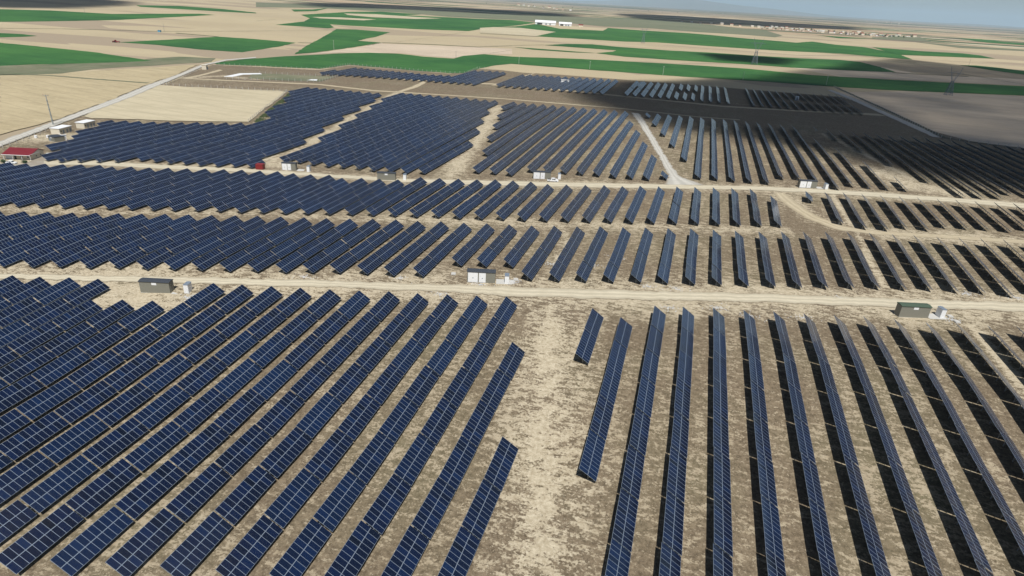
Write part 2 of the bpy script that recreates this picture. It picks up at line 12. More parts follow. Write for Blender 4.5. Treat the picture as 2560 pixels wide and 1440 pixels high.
BARE=[([(-184.4,116.2),(-133.9,130.1),(-83.5,143.7),(-40.9,154.8),(28.4,176.2),(103.1,197.3)],15,0.62),([(-27.7,151.4),(-19.3,108.8),(-14.7,86.2),(-9.9,66.4)],12,0.5),([(-28.8,149.6),(-20.8,108.4),(-16.2,85.7),(-11.7,65.8)],1.1,1.0),([(-27.3,150.2),(-18.8,109.0),(-14.0,86.4),(-9.4,66.6)],1.1,1.0),([(68.3,309.4),(68.2,284.0),(68.3,254.8),(67.3,222.5),(66.8,198.6)],1.3,0.8),([(-41.4,219.4),(-34.4,204.0),(-33.9,182.1)],2,0.6),([(-8.3,171.7),(-11.3,157.5)],2,0.6),([(-265.9,223.4),(-197.7,238.2),(-122.2,251.2),(-52.1,272.6),(37.0,302.8),(90.1,312.9),(150.6,320.8)],8,0.6),([(-240.0,158.6),(-185.5,177.3),(-113.5,198.4),(-55.3,215.4),(40.3,243.9)],6,0.45),([(44.9,293.1),(57.3,263.0),(77.4,254.5),(128.8,264.2)],8,0.55),([(-143.5,470.0),(-119.9,357.2),(-103.9,269.4)],6,0.75),([(-242.5,500.0),(-218.5,389.8),(-191.8,260.7)],4.5,0.7),([(97.9,365.8),(112.6,335.2),(125.8,333.4)],11,0.7),([(90.3,471.5),(107.0,389.5),(116.5,336.8)],3,0.7),([(-162.9,120.6),(-141.1,120.1),(-126.8,117.7)],12,0.7),([(-343.1,249.5),(-321.6,259.5)],14,0.6),([(-293.2,209.9),(-280.7,223.7)],12,1.0),([(-439.7,474.5),(-422.1,504.8),(-386.6,503.5)],9,0.6),([(-208.4,264.3),(-188.1,255.4)],10,0.7),([(82.8,178.0),(83.2,159.2),(81.8,141.6)],1.4,0.8),([(84.8,179.5),(85.1,159.9),(84.0,142.3)],1.2,0.6),([(-367.4,594.2),(-165.6,597.5),(-59.9,582.0),(150.8,600.0)],4,0.5)]
FENCES=[('north',[(-480.9,562.6),(-440.2,575.6),(-376.6,594.0),(-375.7,649.2)]),('J',[(-373.0,648.8),(-335.9,648.3),(-279.7,644.8),(-252.4,645.4)]),('J2',[(-252.4,645.4),(-238.7,657.6),(-243.0,710.0),(-225.0,714.0)]),('right',[(152.0,808.0),(157.0,732.0),(163.4,642.5),(168.0,560.6)]),('right2',[(168.0,560.6),(170.2,501.6),(187.4,493.8),(215.2,486.1),(226.7,480.9)]),('left',[(-330.0,228.3),(-336.9,244.6),(-349.2,270.4)]),('left2',[(-422.5,432.8),(-432.8,457.4),(-467.8,527.2)]),('pale',[(-422.8,429.7),(-370.5,441.0),(-317.9,449.8)]),('pale2',[(-318.6,452.0),(-304.1,421.6),(-265.9,334.4)]),('comp1',[(-407.3,489.6),(-361.2,503.4),(-327.6,515.0)]),('comp2',[(-327.6,515.0),(-333.1,555.5)]),('comp3',[(-333.1,555.5),(-407.6,537.8)])]
CLOUDS={'veil':[(36.0,797.0),(110.0,971.0),(210.0,1172.0),(275.0,1357.0),(408.0,1567.0),(494.0,1483.0),(595.0,1460.0),(880.0,1478.0),(260.1,398.4),(198.7,444.1),(173.5,496.0),(166.1,612.5),(138.0,784.0)],'main':[(-99.2,557.4),(-76.5,685.3),(-17.0,742.0),(50.0,819.0),(145.0,832.0),(178.1,663.2),(181.6,522.5),(219.3,496.5),(298.6,465.1),(218.1,325.1),(165.6,359.5),(128.2,359.3),(103.8,374.9),(78.0,405.6),(33.2,425.3),(-5.0,439.1),(-34.0,460.9),(-70.8,511.4)],'small':[(-8.0,1232.0),(71.0,1291.0),(172.0,1267.0),(129.0,1108.0),(32.0,1099.0)],'midfar':[(-1856.0,2769.0),(-1872.0,3405.0),(-1205.0,4157.0),(-762.0,4026.0),(-673.0,3448.0),(-893.0,3087.0),(-1348.0,2818.0),(-1518.0,2429.0)],'far':[(-714.0,5511.0),(-241.0,6450.0),(448.0,6193.0),(1191.0,6070.0),(975.0,4827.0),(412.0,4111.0),(-29.0,3739.0),(-366.0,3908.0)],'corner':[(-2036.0,1315.0),(-1941.0,1456.0),(-1949.0,1719.0),(-1770.0,1746.0),(-1549.0,1498.0),(-1395.0,1174.0),(-1438.0,1073.0),(-1521.0,977.0)]}
BALKS=[[(-982.0,691.2),(-965.0,712.0),(-917.0,770.0),(-812.0,843.0),(-736.0,973.0),(-679.0,1107.0)],[(-778.0,838.0),(-700.0,836.0)],[(-568.0,844.0),(-547.0,858.0)],[(-484.0,944.0),(-408.0,981.0),(-340.0,998.0),(-309.0,1077.0)],[(-472.0,969.0),(-484.0,1183.0),(-507.0,1391.0)],[(-293.0,906.0),(-283.0,986.0)],[(390.0,1437.0),(396.0,1220.0),(419.0,1192.0),(447.0,1079.0),(473.0,1050.0)],[(-466.0,1369.0),(-347.0,1403.0)],[(-342.0,1006.0),(-303.0,1104.0),(-273.0,1160.0)],[(-928.0,1231.0),(-956.0,1341.0)],[(287.0,1120.0),(328.0,1131.0),(402.0,1157.0)],[(-563.7,405.1),(-529.5,419.7),(-481.4,426.2),(-438.3,432.4)],[(245.0,1589.0),(360.0,1526.0),(406.0,1443.0)]]
CAM={'M':[[0.958961,0.278815,0.051545],[-0.163884,0.396687,0.903206],[-0.23138,0.874587,-0.4261]],'h':80.29,'f':1539.0}
KZ=[-1.6,0.0,0.79,4.45,3.95,4.68,5.89,6.07,6.07]
HOUSES=[(-131.0,3908.0),(-77.0,3951.0),(-28.0,3842.0),(29.0,3855.0),(82.0,3768.0),(134.0,3738.0),(170.0,3622.0),(233.0,3676.0),(273.0,3556.0),(262.0,3627.0),(298.0,3602.0),(347.0,3887.0),(363.0,3797.0),(379.0,3692.0),(426.0,3919.0),(441.0,3774.0),(480.0,3800.0),(469.0,3626.0),(506.0,3674.0),(544.0,3764.0),(546.0,3572.0),(562.0,3587.0),(607.0,3688.0),(592.0,3467.0),(666.0,3676.0),(706.0,3774.0),(711.0,3647.0),(746.0,3707.0),(748.0,3646.0),(787.0,3652.0),(762.0,3471.0),(831.0,3637.0),(813.0,3507.0),(862.0,3641.0),(888.0,3580.0),(955.0,3813.0),(970.0,3727.0),(991.0,3759.0),(1003.0,3727.0),(308.0,3505.0),(322.0,3471.0),(358.0,3502.0),(378.0,3448.0),(409.0,3447.0),(429.0,3485.0),(450.0,3438.0),(495.0,3516.0),(513.0,3432.0),(529.0,3388.0),(566.0,3406.0),(581.0,3455.0),(619.0,3452.0),(639.0,3415.0),(643.0,3345.0),(680.0,3432.0),(704.0,3418.0),(734.0,3383.0),(767.0,3432.0),(785.0,3475.0),(799.0,3385.0),(840.0,3467.0)]
FARHOUSES=[(-1993.0,7111.0),(-1832.0,6751.0),(-1721.0,6527.0),(-1709.0,6722.0),(-1488.0,6192.0),(-1485.0,6422.0),(-1344.0,6015.0),(-1265.0,5763.0),(-1175.0,5604.0),(-1099.0,5539.0),(-2660.0,21866.0),(-1860.0,19379.0),(-1490.0,19267.0),(-1070.0,17663.0),(-613.0,14916.0),(-296.0,15987.0),(10.0,17360.0),(318.0,15356.0),(3638.0,17535.0),(3820.0,17294.0),(3975.0,17172.0),(3650.0,15408.0),(3504.0,14222.0)]
TREES=[(254.0,3312.0),(280.0,3342.0),(324.0,3423.0),(322.0,3374.0),(346.0,3362.0),(418.0,3520.0),(467.0,3709.0),(491.0,3663.0),(505.0,3582.0),(520.0,3580.0),(498.0,3307.0),(583.0,3560.0),(592.0,3475.0),(634.0,3517.0),(598.0,3217.0),(630.0,3260.0),(666.0,3281.0),(728.0,3463.0),(742.0,3393.0),(758.0,3348.0),(761.0,3272.0),(769.0,3270.0),(809.0,3317.0),(864.0,3448.0),(862.0,3348.0),(928.0,3492.0),(-2262.0,6821.0),(-2111.0,6899.0),(-1928.0,6860.0),(-1820.0,7095.0),(-1718.0,7119.0),(-1516.0,7213.0),(-1508.0,7710.0),(-1298.0,7520.0),(-1146.0,7608.0),(-986.0,7775.0),(-833.0,7887.0),(-776.0,9358.0),(-536.0,8492.0),(-400.0,9591.0)]
PT={'pole':(-360.0,280.9),'p1':(274.5,828.2),'p2':(82.1,1076.7),'p3':(-123.0,1447.2),'u1':(-218.4,796.0),'u2':(-128.3,798.7),'u3':(-39.1,794.0),'u4':(53.1,811.6),'u5':(147.2,829.0),'u6':(-477.0,790.0),'dpole':(497.4,1447.7),'m1':(-306.8,805.6),'m2':(-813.6,853.6),'m3':(-1190.5,1053.5),'tractor':(-720.5,670.6),'blue':(-806.5,836.4),'tower':(4013.2,16987.6),'bush1':(-302.5,207.5),'bush2':(-294.2,211.1),'junk':(-337.7,252.0)}
CXS=0.018141
WP=3.3278
HP=2.2194
ZLOW=1.036
SLAB1=[(-418.7,500.6),(-421.6,526.6),(-408.4,539.0),(-402.7,534.2),(-413.6,522.0),(-412.0,504.1)]
SLAB2=[(-343.7,520.9),(-344.4,527.1),(-339.6,530.2),(-335.0,521.6)]
GRASS=[(-409.7,528.6),(-404.7,540.1),(-336.2,557.1),(-330.4,519.6),(-357.0,509.3),(-395.7,504.3)]
YARD=[(-304.3,203.5),(-293.2,209.9),(-299.9,225.8),(-311.2,245.8),(-299.1,241.2),(-292.5,225.4),(-281.2,210.3),(-283.6,202.3),(-295.5,197.0)]
WEED=[(-265.7,337.3),(-314.2,444.4)]
PITS=[(-61.2,160.8),(-42.2,163.5),(79.3,182.5),(80.0,179.2)]
RUB=[(15.9,164.9),(-15.6,193.1),(-35.3,179.8),(-3.7,173.1),(4.5,174.4),(51.4,185.2),(39.1,167.0),(-124.1,122.1),(-122.1,124.4),(-51.2,156.3),(-22.3,183.4),(-75.0,152.5),(-101.6,143.3),(2.9,160.1),(79.2,180.5),(90.4,202.8),(103.9,204.7),(-131.5,149.4),(-42.3,161.9),(24.8,163.0),(-59.7,146.3)]
HAZE=2.1e-5

# ------------------------------------------------------------------ camera
cam_d = bpy.data.cameras.new('camera'); cam = bpy.data.objects.new('camera', cam_d); col.objects.link(cam)
rt, up, fw = [Vector(v) for v in CAM['M']]
cam.matrix_world = Matrix(((rt.x, up.x, -fw.x, 0), (rt.y, up.y, -fw.y, 0), (rt.z, up.z, -fw.z, CAM['h']), (0, 0, 0, 1)))
cam_d.sensor_width = 36; cam_d.lens = 36 * CAM['f'] / 2560
cam_d.clip_start = 0.5; cam_d.clip_end = 200000
sc.camera = cam
# ------------------------------------------------------------------ light
EL, AZ = R(60), R(-70)                                  # sun height, bearing from +X
sun_v = Vector((math.cos(EL) * math.cos(AZ), math.cos(EL) * math.sin(AZ), math.sin(EL)))
w = bpy.data.worlds.new('World'); sc.world = w; w.use_nodes = True
nt = w.node_tree; bg = nt.nodes['Background']
sky = nt.nodes.new('ShaderNodeTexSky'); sky.sky_type = 'NISHITA'; sky.sun_disc = False
sky.sun_elevation = EL; sky.sun_rotation = R(90) - AZ
sky.altitude = 1000; sky.air_density = 1.0; sky.dust_density = 1.0; sky.ozone_density = 2.0
nt.links.new(sky.outputs[0], bg.inputs[0]); bg.inputs[1].default_value = 0.05
sl = bpy.data.lights.new('sun', 'SUN'); sl.energy = 4.9; sl.angle = R(0.53); sl.color = (1, .975, .925)
so = bpy.data.objects.new('sun', sl); so.rotation_mode = 'QUATERNION'; so.rotation_quaternion = sun_v.to_track_quat('Z', 'Y'); so.location = (0, 0, 900); col.objects.link(so)
sc.view_settings.view_transform = 'Standard'; sc.view_settings.look = 'None'
sc.view_settings.exposure = 0.02; sc.view_settings.gamma = 1.0; sc.view_settings.use_curve_mapping = False
sc.cycles.max_bounces = 5; sc.cycles.diffuse_bounces = 2; sc.cycles.glossy_bounces = 2; sc.cycles.volume_bounces = 2; sc.cycles.transparent_max_bounces = 8

# ------------------------------------------------------------------ terrain
KYs = [-100, 20, 80, 140, 200, 280, 380, 520, 3000]
def zt(X, Y):
    X = np.asarray(X, float); Y = np.asarray(Y, float)
    wf = np.where(X < 0, np.interp(Y, [300, 480, 1000], [1, .8, 0]), np.interp(Y, [300, 480, 1000], [1, .4, 0]))
    return np.interp(Y, KYs, KZ) + CXS * np.clip(X, -400, 140) * wf
def gz(x, y): return float(zt(x, y))

# ------------------------------------------------------------------ helpers
def tag(o, label=None, cat=None, group=None, kind=None):
    if label: o['label'] = label
    if cat: o['category'] = cat
    if group: o['group'] = group
    if kind: o['kind'] = kind
    return o
def empty(name, loc, rz=0):
    o = bpy.data.objects.new(name, None); o.location = loc; o.rotation_euler = (0, 0, rz); o.empty_display_size = .3
    col.objects.link(o); return o
def link(name, me, parent=None, loc=None, rz=0):
    o = bpy.data.objects.new(name, me); col.objects.link(o)
    if parent is not None: o.parent = parent
    if loc is not None: o.location = loc
    if rz: o.rotation_euler = (0, 0, rz)
    return o
class MB:
    def __init__(s): s.v = []; s.f = []; s.m = []
    def add(s, vs, fs, m=0):
        b = len(s.v); s.v += [tuple(v) for v in vs]; s.f += [tuple(b + i for i in f) for f in fs]; s.m += [m] * len(fs); return s
    def box(s, x0, x1, y0, y1, z0, z1, m=0):
        v = [(x, y, z) for z in (z0, z1) for y in (y0, y1) for x in (x0, x1)]
        return s.add(v, [(0, 2, 3, 1), (4, 5, 7, 6), (0, 1, 5, 4), (2, 6, 7, 3), (0, 4, 6, 2), (1, 3, 7, 5)], m)
    def bar(s, a, b, w=.08, d=None, m=0):
        a, b = Vector(a), Vector(b); z = (b - a).normalized(); d = d or w
        x = z.cross(Vector((0, 0, 1)) if abs(z.z) < .95 else Vector((0, 1, 0))).normalized(); y = z.cross(x)
        v = [p + x * sx * w / 2 + y * sy * d / 2 for p in (a, b) for sx, sy in ((-1, -1), (1, -1), (1, 1), (-1, 1))]
        return s.add(v, [(0, 1, 2, 3), (4, 7, 6, 5), (0, 4, 5, 1), (1, 5, 6, 2), (2, 6, 7, 3), (3, 7, 4, 0)], m)
    def tube(s, a, b, r0, r1=None, n=8, m=0):
        a, b = Vector(a), Vector(b); r1 = r0 if r1 is None else r1; z = (b - a).normalized()
        x = z.cross(Vector((0, 0, 1)) if abs(z.z) < .95 else Vector((0, 1, 0))).normalized(); y = z.cross(x)
        v = []
        for p, r in ((a, r0), (b, r1)):
            v += [p + x * r * math.cos(t * 2 * math.pi / n) + y * r * math.sin(t * 2 * math.pi / n) for t in range(n)]
        return s.add(v, [tuple(range(n))[::-1], tuple(range(n, 2 * n))] + [(i, (i + 1) % n, n + (i + 1) % n, n + i) for i in range(n)], m)
    def prism(s, prof, y0, y1, m=0, axis='y'):
        n = len(prof)
        if axis == 'y': v = [(x, y0, z) for x, z in prof] + [(x, y1, z) for x, z in prof]
        else: v = [(y0, x, z) for x, z in prof] + [(y1, x, z) for x, z in prof]
        return s.add(v, [tuple(range(n)), tuple(range(2 * n - 1, n - 1, -1))] + [(i, n + i, n + (i + 1) % n, (i + 1) % n) for i in range(n)], m)
    def mesh(s, name, mats):
        me = bpy.data.meshes.new(name); me.from_pydata(s.v, [], s.f)
        for m in (mats if isinstance(mats, (list, tuple)) else [mats]): me.materials.append(m)
        me.polygons.foreach_set('material_index', s.m)
        bm = bmesh.new(); bm.from_mesh(me); bmesh.ops.recalc_face_normals(bm, faces=bm.faces); bm.to_mesh(me); bm.free()
        return me
    def obj(s, name, mats, parent=None, loc=None, rz=0): return link(name, s.mesh(name, mats), parent, loc, rz)

# ------------------------------------------------------------------ materials
def newmat(name):
    m = bpy.data.materials.new(name); m.use_nodes = True; t = m.node_tree
    return m, t, t.nodes['Principled BSDF']
def N(t, typ, **k):
    n = t.nodes.new(typ)
    for a, b in k.items(): setattr(n, a, b)
    return n
def noise(t, vec, scale, detail=4, rough=.55):
    n = N(t, 'ShaderNodeTexNoise'); n.inputs['Scale'].default_value = scale; n.inputs['Detail'].default_value = detail; n.inputs['Roughness'].default_value = rough
    t.links.new(vec, n.inputs['Vector']); return n.outputs['Fac']
def mapped(t, vec, scale=(1, 1, 1), rot=(0, 0, 0)):
    n = N(t, 'ShaderNodeMapping'); n.inputs['Scale'].default_value = scale; n.inputs['Rotation'].default_value = rot; t.links.new(vec, n.inputs['Vector']); return n.outputs[0]
def ramp(t, fac, stops, interp='LINEAR'):
    n = N(t, 'ShaderNodeValToRGB'); n.color_ramp.interpolation = interp; e = n.color_ramp.elements
    while len(e) < len(stops): e.new(.5)
    for i, (p, c) in enumerate(stops): e[i].position = p; e[i].color = (c[0], c[1], c[2], 1) if isinstance(c, (tuple, list)) else (c, c, c, 1)
    t.links.new(fac, n.inputs[0]); return n.outputs[0]
def mix(t, fac, a, b, mode='MIX'):
    n = N(t, 'ShaderNodeMix', data_type='RGBA', blend_type=mode)
    for s, v in ((0, fac), (6, a), (7, b)):
        if isinstance(v, (int, float)): n.inputs[s].default_value = v
        elif isinstance(v, tuple): n.inputs[s].default_value = (*v, 1)
        else: t.links.new(v, n.inputs[s])
    return n.outputs[2]
def mth(t, op, a, b=None, c=None, clamp=False):
    n = N(t, 'ShaderNodeMath', operation=op, use_clamp=clamp)
    for i, v in enumerate((a, b, c)):
        if v is None: continue
        if isinstance(v, (int, float)): n.inputs[i].default_value = v
        else: t.links.new(v, n.inputs[i])
    return n.outputs[0]
def pos(t): return N(t, 'ShaderNodeNewGeometry').outputs['Position']
def attr(t, name): return N(t, 'ShaderNodeAttribute', attribute_name=name).outputs['Fac']
def matte(b, r=.95, s=.2): b.inputs['Roughness'].default_value = r; b.inputs['Specular IOR Level'].default_value = s
def plain(name, c, rough=.6, metal=0., var=.12, scale=2.):
    m, t, b = newmat(name); tc = N(t, 'ShaderNodeTexCoord').outputs['Object']
    n1 = noise(t, tc, scale, 5, .65)
    cc = mix(t, n1, tuple(x * (1 - var) for x in c), tuple(min(1, x * (1 + var)) for x in c))
    t.links.new(cc, b.inputs['Base Color']); b.inputs['Roughness'].default_value = rough; b.inputs['Metallic'].default_value = metal
    return m
# ---- ground of the wide plain: sand coloured fields, a patchwork of crops further out
def mat_plain():
    m, t, b = newmat('plain soil'); p = pos(t)
    n1 = noise(t, p, .004, 4); n2 = noise(t, mapped(t, p, (.3, 1, 1), (0, 0, .28)), .12, 5, .6)
    base = mix(t, ramp(t, n1, [(.35, 0.), (.65, 1.)]), (.42, .35, .228), (.48, .405, .27))
    base = mix(t, mth(t, 'MULTIPLY', n2, .35), base, (.35, .28, .175))
    v1 = N(t, 'ShaderNodeTexVoronoi', distance='CHEBYCHEV'); v1.inputs['Scale'].default_value = 1; t.links.new(mapped(t, p, (.0021, .0062, 1), (0, 0, .30)), v1.inputs['Vector'])
    sx = N(t, 'ShaderNodeSeparateColor'); t.links.new(v1.outputs['Color'], sx.inputs[0])
    tint = mix(t, ramp(t, sx.outputs[0], [(0, 0.), (.45, .15), (.62, .75), (.8, .25), (.9, .9)], 'CONSTANT'), base, (.31, .25, .18))
    crop = ramp(t, sx.outputs[1], [(0, (.40, .30, .20)), (.26, (.115, .13, .075)), (.42, (.46, .38, .25)), (.58, (.05, .10, .045)), (.66, (.30, .22, .16)), (.78, (.13, .105, .085)), (.88, (.47, .42, .30))], 'CONSTANT')
    sp = N(t, 'ShaderNodeSeparateXYZ'); t.links.new(p, sp.inputs[0])
    far = mth(t, 'MULTIPLY', mth(t, 'SUBTRACT', sp.outputs[1], 2600), .002, clamp=True)
    v2 = N(t, 'ShaderNodeTexVoronoi', distance='CHEBYCHEV'); v2.inputs['Scale'].default_value = 1; t.links.new(mapped(t, p, (.00045, .0008, 1), (0, 0, .3)), v2.inputs['Vector'])
    s2 = N(t, 'ShaderNodeSeparateColor'); t.links.new(v2.outputs['Color'], s2.inputs[0])
    crop2 = ramp(t, s2.outputs[0], [(0, (.30, .25, .19)), (.22, (.06, .085, .06)), (.45, (.36, .31, .24)), (.6, (.045, .05, .05)), (.75, (.22, .19, .15)), (.88, (.09, .12, .07))], 'CONSTANT')
    vf = mth(t, 'MULTIPLY', mth(t, 'SUBTRACT', sp.outputs[1], 7000), .0002, clamp=True)
    cf = mix(t, mth(t, 'MULTIPLY', vf, .75), crop, crop2)
    t.links.new(mix(t, far, tint, cf), b.inputs['Base Color']); matte(b); return m
# ---- ground inside the plant: dry scrub over pale soil, barer along the tracks
def mat_scrub():
    m, t, b = newmat('dry scrub'); p = pos(t); br = attr(t, 'bare')
    big = noise(t, p, .03, 4, .6); rw = mapped(t, p, (.45, 1, 1), (0, 0, .26))
    md = noise(t, rw, .8, 5, .68); fine = noise(t, p, 2.0, 4, .7); clump = noise(t, mapped(t, p, (1, .3, 1)), .22, 4, .6)
    s = mth(t, 'ADD', mth(t, 'MULTIPLY', md, .55), mth(t, 'MULTIPLY', fine, .45))
    s = mth(t, 'ADD', s, mth(t, 'MULTIPLY', mth(t, 'SUBTRACT', mth(t, 'ADD', big, clump), 1.), .20))
    s = mth(t, 'ADD', s, mth(t, 'MULTIPLY', mth(t, 'SUBTRACT', br, .22), .16))
    k = ramp(t, s, [(.498, 0.), (.556, 1.)])
    weed = mix(t, ramp(t, noise(t, p, 1.1, 5, .8), [(.38, 0.), (.62, 1.)]), (.105, .080, .052), (.235, .185, .125))
    weed = mix(t, ramp(t, noise(t, p, .03, 4), [(.45, 0.), (.7, .4)]), weed, (.16, .155, .085))
    soil = mix(t, ramp(t, noise(t, p, 1.2, 5, .8), [(.35, 0.), (.65, 1.)]), (.34, .28, .19), (.57, .50, .37))
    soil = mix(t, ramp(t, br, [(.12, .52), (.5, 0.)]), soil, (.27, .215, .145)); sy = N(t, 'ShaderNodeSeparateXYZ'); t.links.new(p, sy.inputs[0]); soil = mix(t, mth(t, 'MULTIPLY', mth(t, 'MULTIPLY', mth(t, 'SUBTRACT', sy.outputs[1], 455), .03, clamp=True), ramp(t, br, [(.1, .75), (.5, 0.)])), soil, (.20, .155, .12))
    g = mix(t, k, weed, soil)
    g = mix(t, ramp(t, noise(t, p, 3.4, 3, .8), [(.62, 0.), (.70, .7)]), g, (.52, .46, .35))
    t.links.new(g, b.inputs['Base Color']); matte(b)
    bp = N(t, 'ShaderNodeBump'); bp.inputs['Strength'].default_value = .5; bp.inputs['Distance'].default_value = .25; t.links.new(fine, bp.inputs['Height']); t.links.new(bp.outputs[0], b.inputs['Normal'])
    return m
def mat_field(name, c0, c1, rows=0., s=.02, rot=.28, lines=.25):
    m, t, b = newmat(name); p = pos(t)
    a = noise(t, p, s, 5, .65); q = mapped(t, p, (.08, 1, 1), (0, 0, rot)); bb = noise(t, mapped(t, p, (.12, 1, 1), (0, 0, rot)), s * 9, 6, .75); cc = noise(t, p, s * 14, 6, .8)
    c = mix(t, ramp(t, a, [(.35, 0.), (.65, 1.)]), c0, c1)
    c = mix(t, mth(t, 'MULTIPLY', ramp(t, bb, [(.42, 0.), (.68, 1.)]), .45 + rows), c, tuple(x * .68 for x in c0))
    c = mix(t, mth(t, 'MULTIPLY', ramp(t, cc, [(.45, 0.), (.7, 1.)]), .3 + rows), c, tuple(min(1, x * 1.18) for x in c1))
    sp = N(t, 'ShaderNodeSeparateXYZ'); t.links.new(mapped(t, p, (1, 1, 1), (0, 0, rot)), sp.inputs[0])
    ln = mth(t, 'LESS_THAN', mth(t, 'FRACT', mth(t, 'MULTIPLY', sp.outputs[1], 1 / 14.)), .09)
    c = mix(t, mth(t, 'MULTIPLY', ln, lines), c, tuple(x * .6 for x in c0))
    t.links.new(c, b.inputs['Base Color']); matte(b); return m
def mat_track(name, c0, c1):
    m, t, b = newmat(name); p = pos(t); u = attr(t, 'across')
    a = noise(t, p, .3, 6, .7); f = noise(t, p, 1.3, 5, .8); lo = noise(t, p, .05, 4, .6)
    c = mix(t, ramp(t, a, [(.3, 0.), (.7, 1.)]), c0, c1)
    rut = mth(t, 'ABSOLUTE', mth(t, 'SUBTRACT', mth(t, 'ABSOLUTE', mth(t, 'SUBTRACT', u, .5)), .17))
    rt_ = ramp(t, mth(t, 'ADD', rut, mth(t, 'MULTIPLY', mth(t, 'SUBTRACT', f, .5), .12)), [(.05, 0.), (.13, 1.)])
    c = mix(t, mth(t, 'MULTIPLY', rt_, .55), c, tuple(x * .74 for x in c0))
    edge = mth(t, 'ABSOLUTE', mth(t, 'SUBTRACT', u, .5))
    e = ramp(t, mth(t, 'ADD', edge, mth(t, 'MULTIPLY', mth(t, 'SUBTRACT', mth(t, 'ADD', f, a), 1.), .32)), [(.40, 0.), (.50, 1.)])
    c = mix(t, mth(t, 'MULTIPLY', e, .8), c, (.22, .175, .12))
    c = mix(t, mth(t, 'MULTIPLY', ramp(t, lo, [(.5, 0.), (.7, 1.)]), .3), c, tuple(x * .8 for x in c1))
    t.links.new(c, b.inputs['Base Color']); matte(b); return m
# ---- solar modules
def mat_cell():
    m, t, b = newmat('solar cells')
    tc = N(t, 'ShaderNodeTexCoord').outputs['Object']; tone = attr(t, 'tone'); oi = N(t, 'ShaderNodeObjectInfo').outputs['Random']
    c = ramp(t, tone, [(0, (.0018, .0038, .012)), (.4, (.0022, .0062, .025)), (.75, (.0030, .0105, .043)), (1, (.0075, .030, .088))])
    c = mix(t, ramp(t, oi, [(.5, 0.), (1., .55)]), c, (.0038, .017, .058))
    sp = N(t, 'ShaderNodeSeparateXYZ'); t.links.new(tc, sp.inputs[0])
    ly = mth(t, 'LESS_THAN', mth(t, 'FRACT', mth(t, 'MULTIPLY', sp.outputs[1], 6.06)), .07)
    lx = mth(t, 'LESS_THAN', mth(t, 'FRACT', mth(t, 'MULTIPLY', sp.outputs[0], 7.3)), .07)
    ln = mth(t, 'MAXIMUM', lx, ly)
    c = mix(t, mth(t, 'MULTIPLY', ln, .12), c, (.16, .21, .30))
    t.links.new(c, b.inputs['Base Color']); b.inputs['Roughness'].default_value = .16; b.inputs['IOR'].default_value = 1.45
    b.inputs['Specular IOR Level'].default_value = .9; b.inputs['Sheen Weight'].default_value = .08; b.inputs['Sheen Roughness'].default_value = .45; b.inputs['Sheen Tint'].default_value = (.75, .85, 1, 1)
    return m
M = {}
M['cell'] = mat_cell()
M['alu'] = plain('aluminium frame', (.26, .31, .375), .45, .35, .06)
M['back'] = plain('module backsheet', (.05, .055, .062), .7, 0, .1)
M['steel'] = plain('galvanised steel', (.30, .32, .34), .5, .5, .12, 6)
M['plain'] = mat_plain(); M['scrub'] = mat_scrub()
M['green'] = mat_field('green wheat', (.024, .095, .030), (.058, .165, .042), 0, .006)
M['pale'] = mat_field('pale stubble', (.46, .40, .275), (.52, .455, .32), 0, .01)
M['stubble'] = mat_field('ochre stubble', (.40, .33, .205), (.46, .385, .245), .15, .02)
M['rough'] = mat_field('rough pasture', (.24, .22, .15), (.10, .13, .07), .4, .03)
M['olive'] = mat_field('olive steppe', (.15, .165, .105), (.185, .19, .125), 0, .003)
M['ploughed'] = mat_field('fallow soil', (.47, .385, .29), (.56, .465, .355), 0, .008)
M['road'] = mat_track('sandy road', (.50, .445, .33), (.60, .54, .41))
M['track'] = mat_track('worn track', (.43, .36, .245), (.52, .45, .32))
M['gravel'] = mat_track('pale gravel', (.46, .44, .39), (.55, .53, .48))
M['white'] = plain('white paint', (.78, .79, .80), .5, 0, .05)
M['cream'] = plain('cream render', (.66, .60, .48), .85, 0, .06)
M['kiosk'] = plain('olive grey cladding', (.205, .20, .165), .75, 0, .08, 1.5)
M['kioskroof'] = plain('dark kiosk roof', (.045, .052, .065), .6, 0, .12)
M['greenroof'] = plain('green kiosk roof', (.062, .095, .065), .65, 0, .12)
M['red'] = plain('red roof sheet', (.17, .014, .022), .5, 0, .1)
M['redpaint'] = plain('red tank paint', (.22, .02, .022), .5, 0, .15)
M['glass'] = plain('dark glass', (.02, .025, .03), .1, 0, .1)
M['dark'] = plain('dark metal', (.05, .05, .055), .6, .2, .1)
M['rubber'] = plain('tyre rubber', (.02, .02, .02), .85)
M['concrete'] = plain('pale concrete', (.50, .49, .46), .9, 0, .1)
M['pole'] = plain('weathered pole', (.30, .32, .31), .7, 0, .12)
M['lattice'] = plain('pylon steel', (.17, .20, .23), .6, .3, .1)
M['leaf'] = plain('dark leaves', (.035, .075, .03), .9, 0, .4, 3)
M['bark'] = plain('bark', (.10, .075, .05), .9, 0, .2, 4)
M['tile'] = plain('red brown tiles', (.30, .12, .08), .85, 0, .2)
M['bluebin'] = plain('blue paint', (.10, .30, .45), .5)
M['plasticw'] = plain('pale sheeting', (.55, .58, .60), .6, 0, .15)
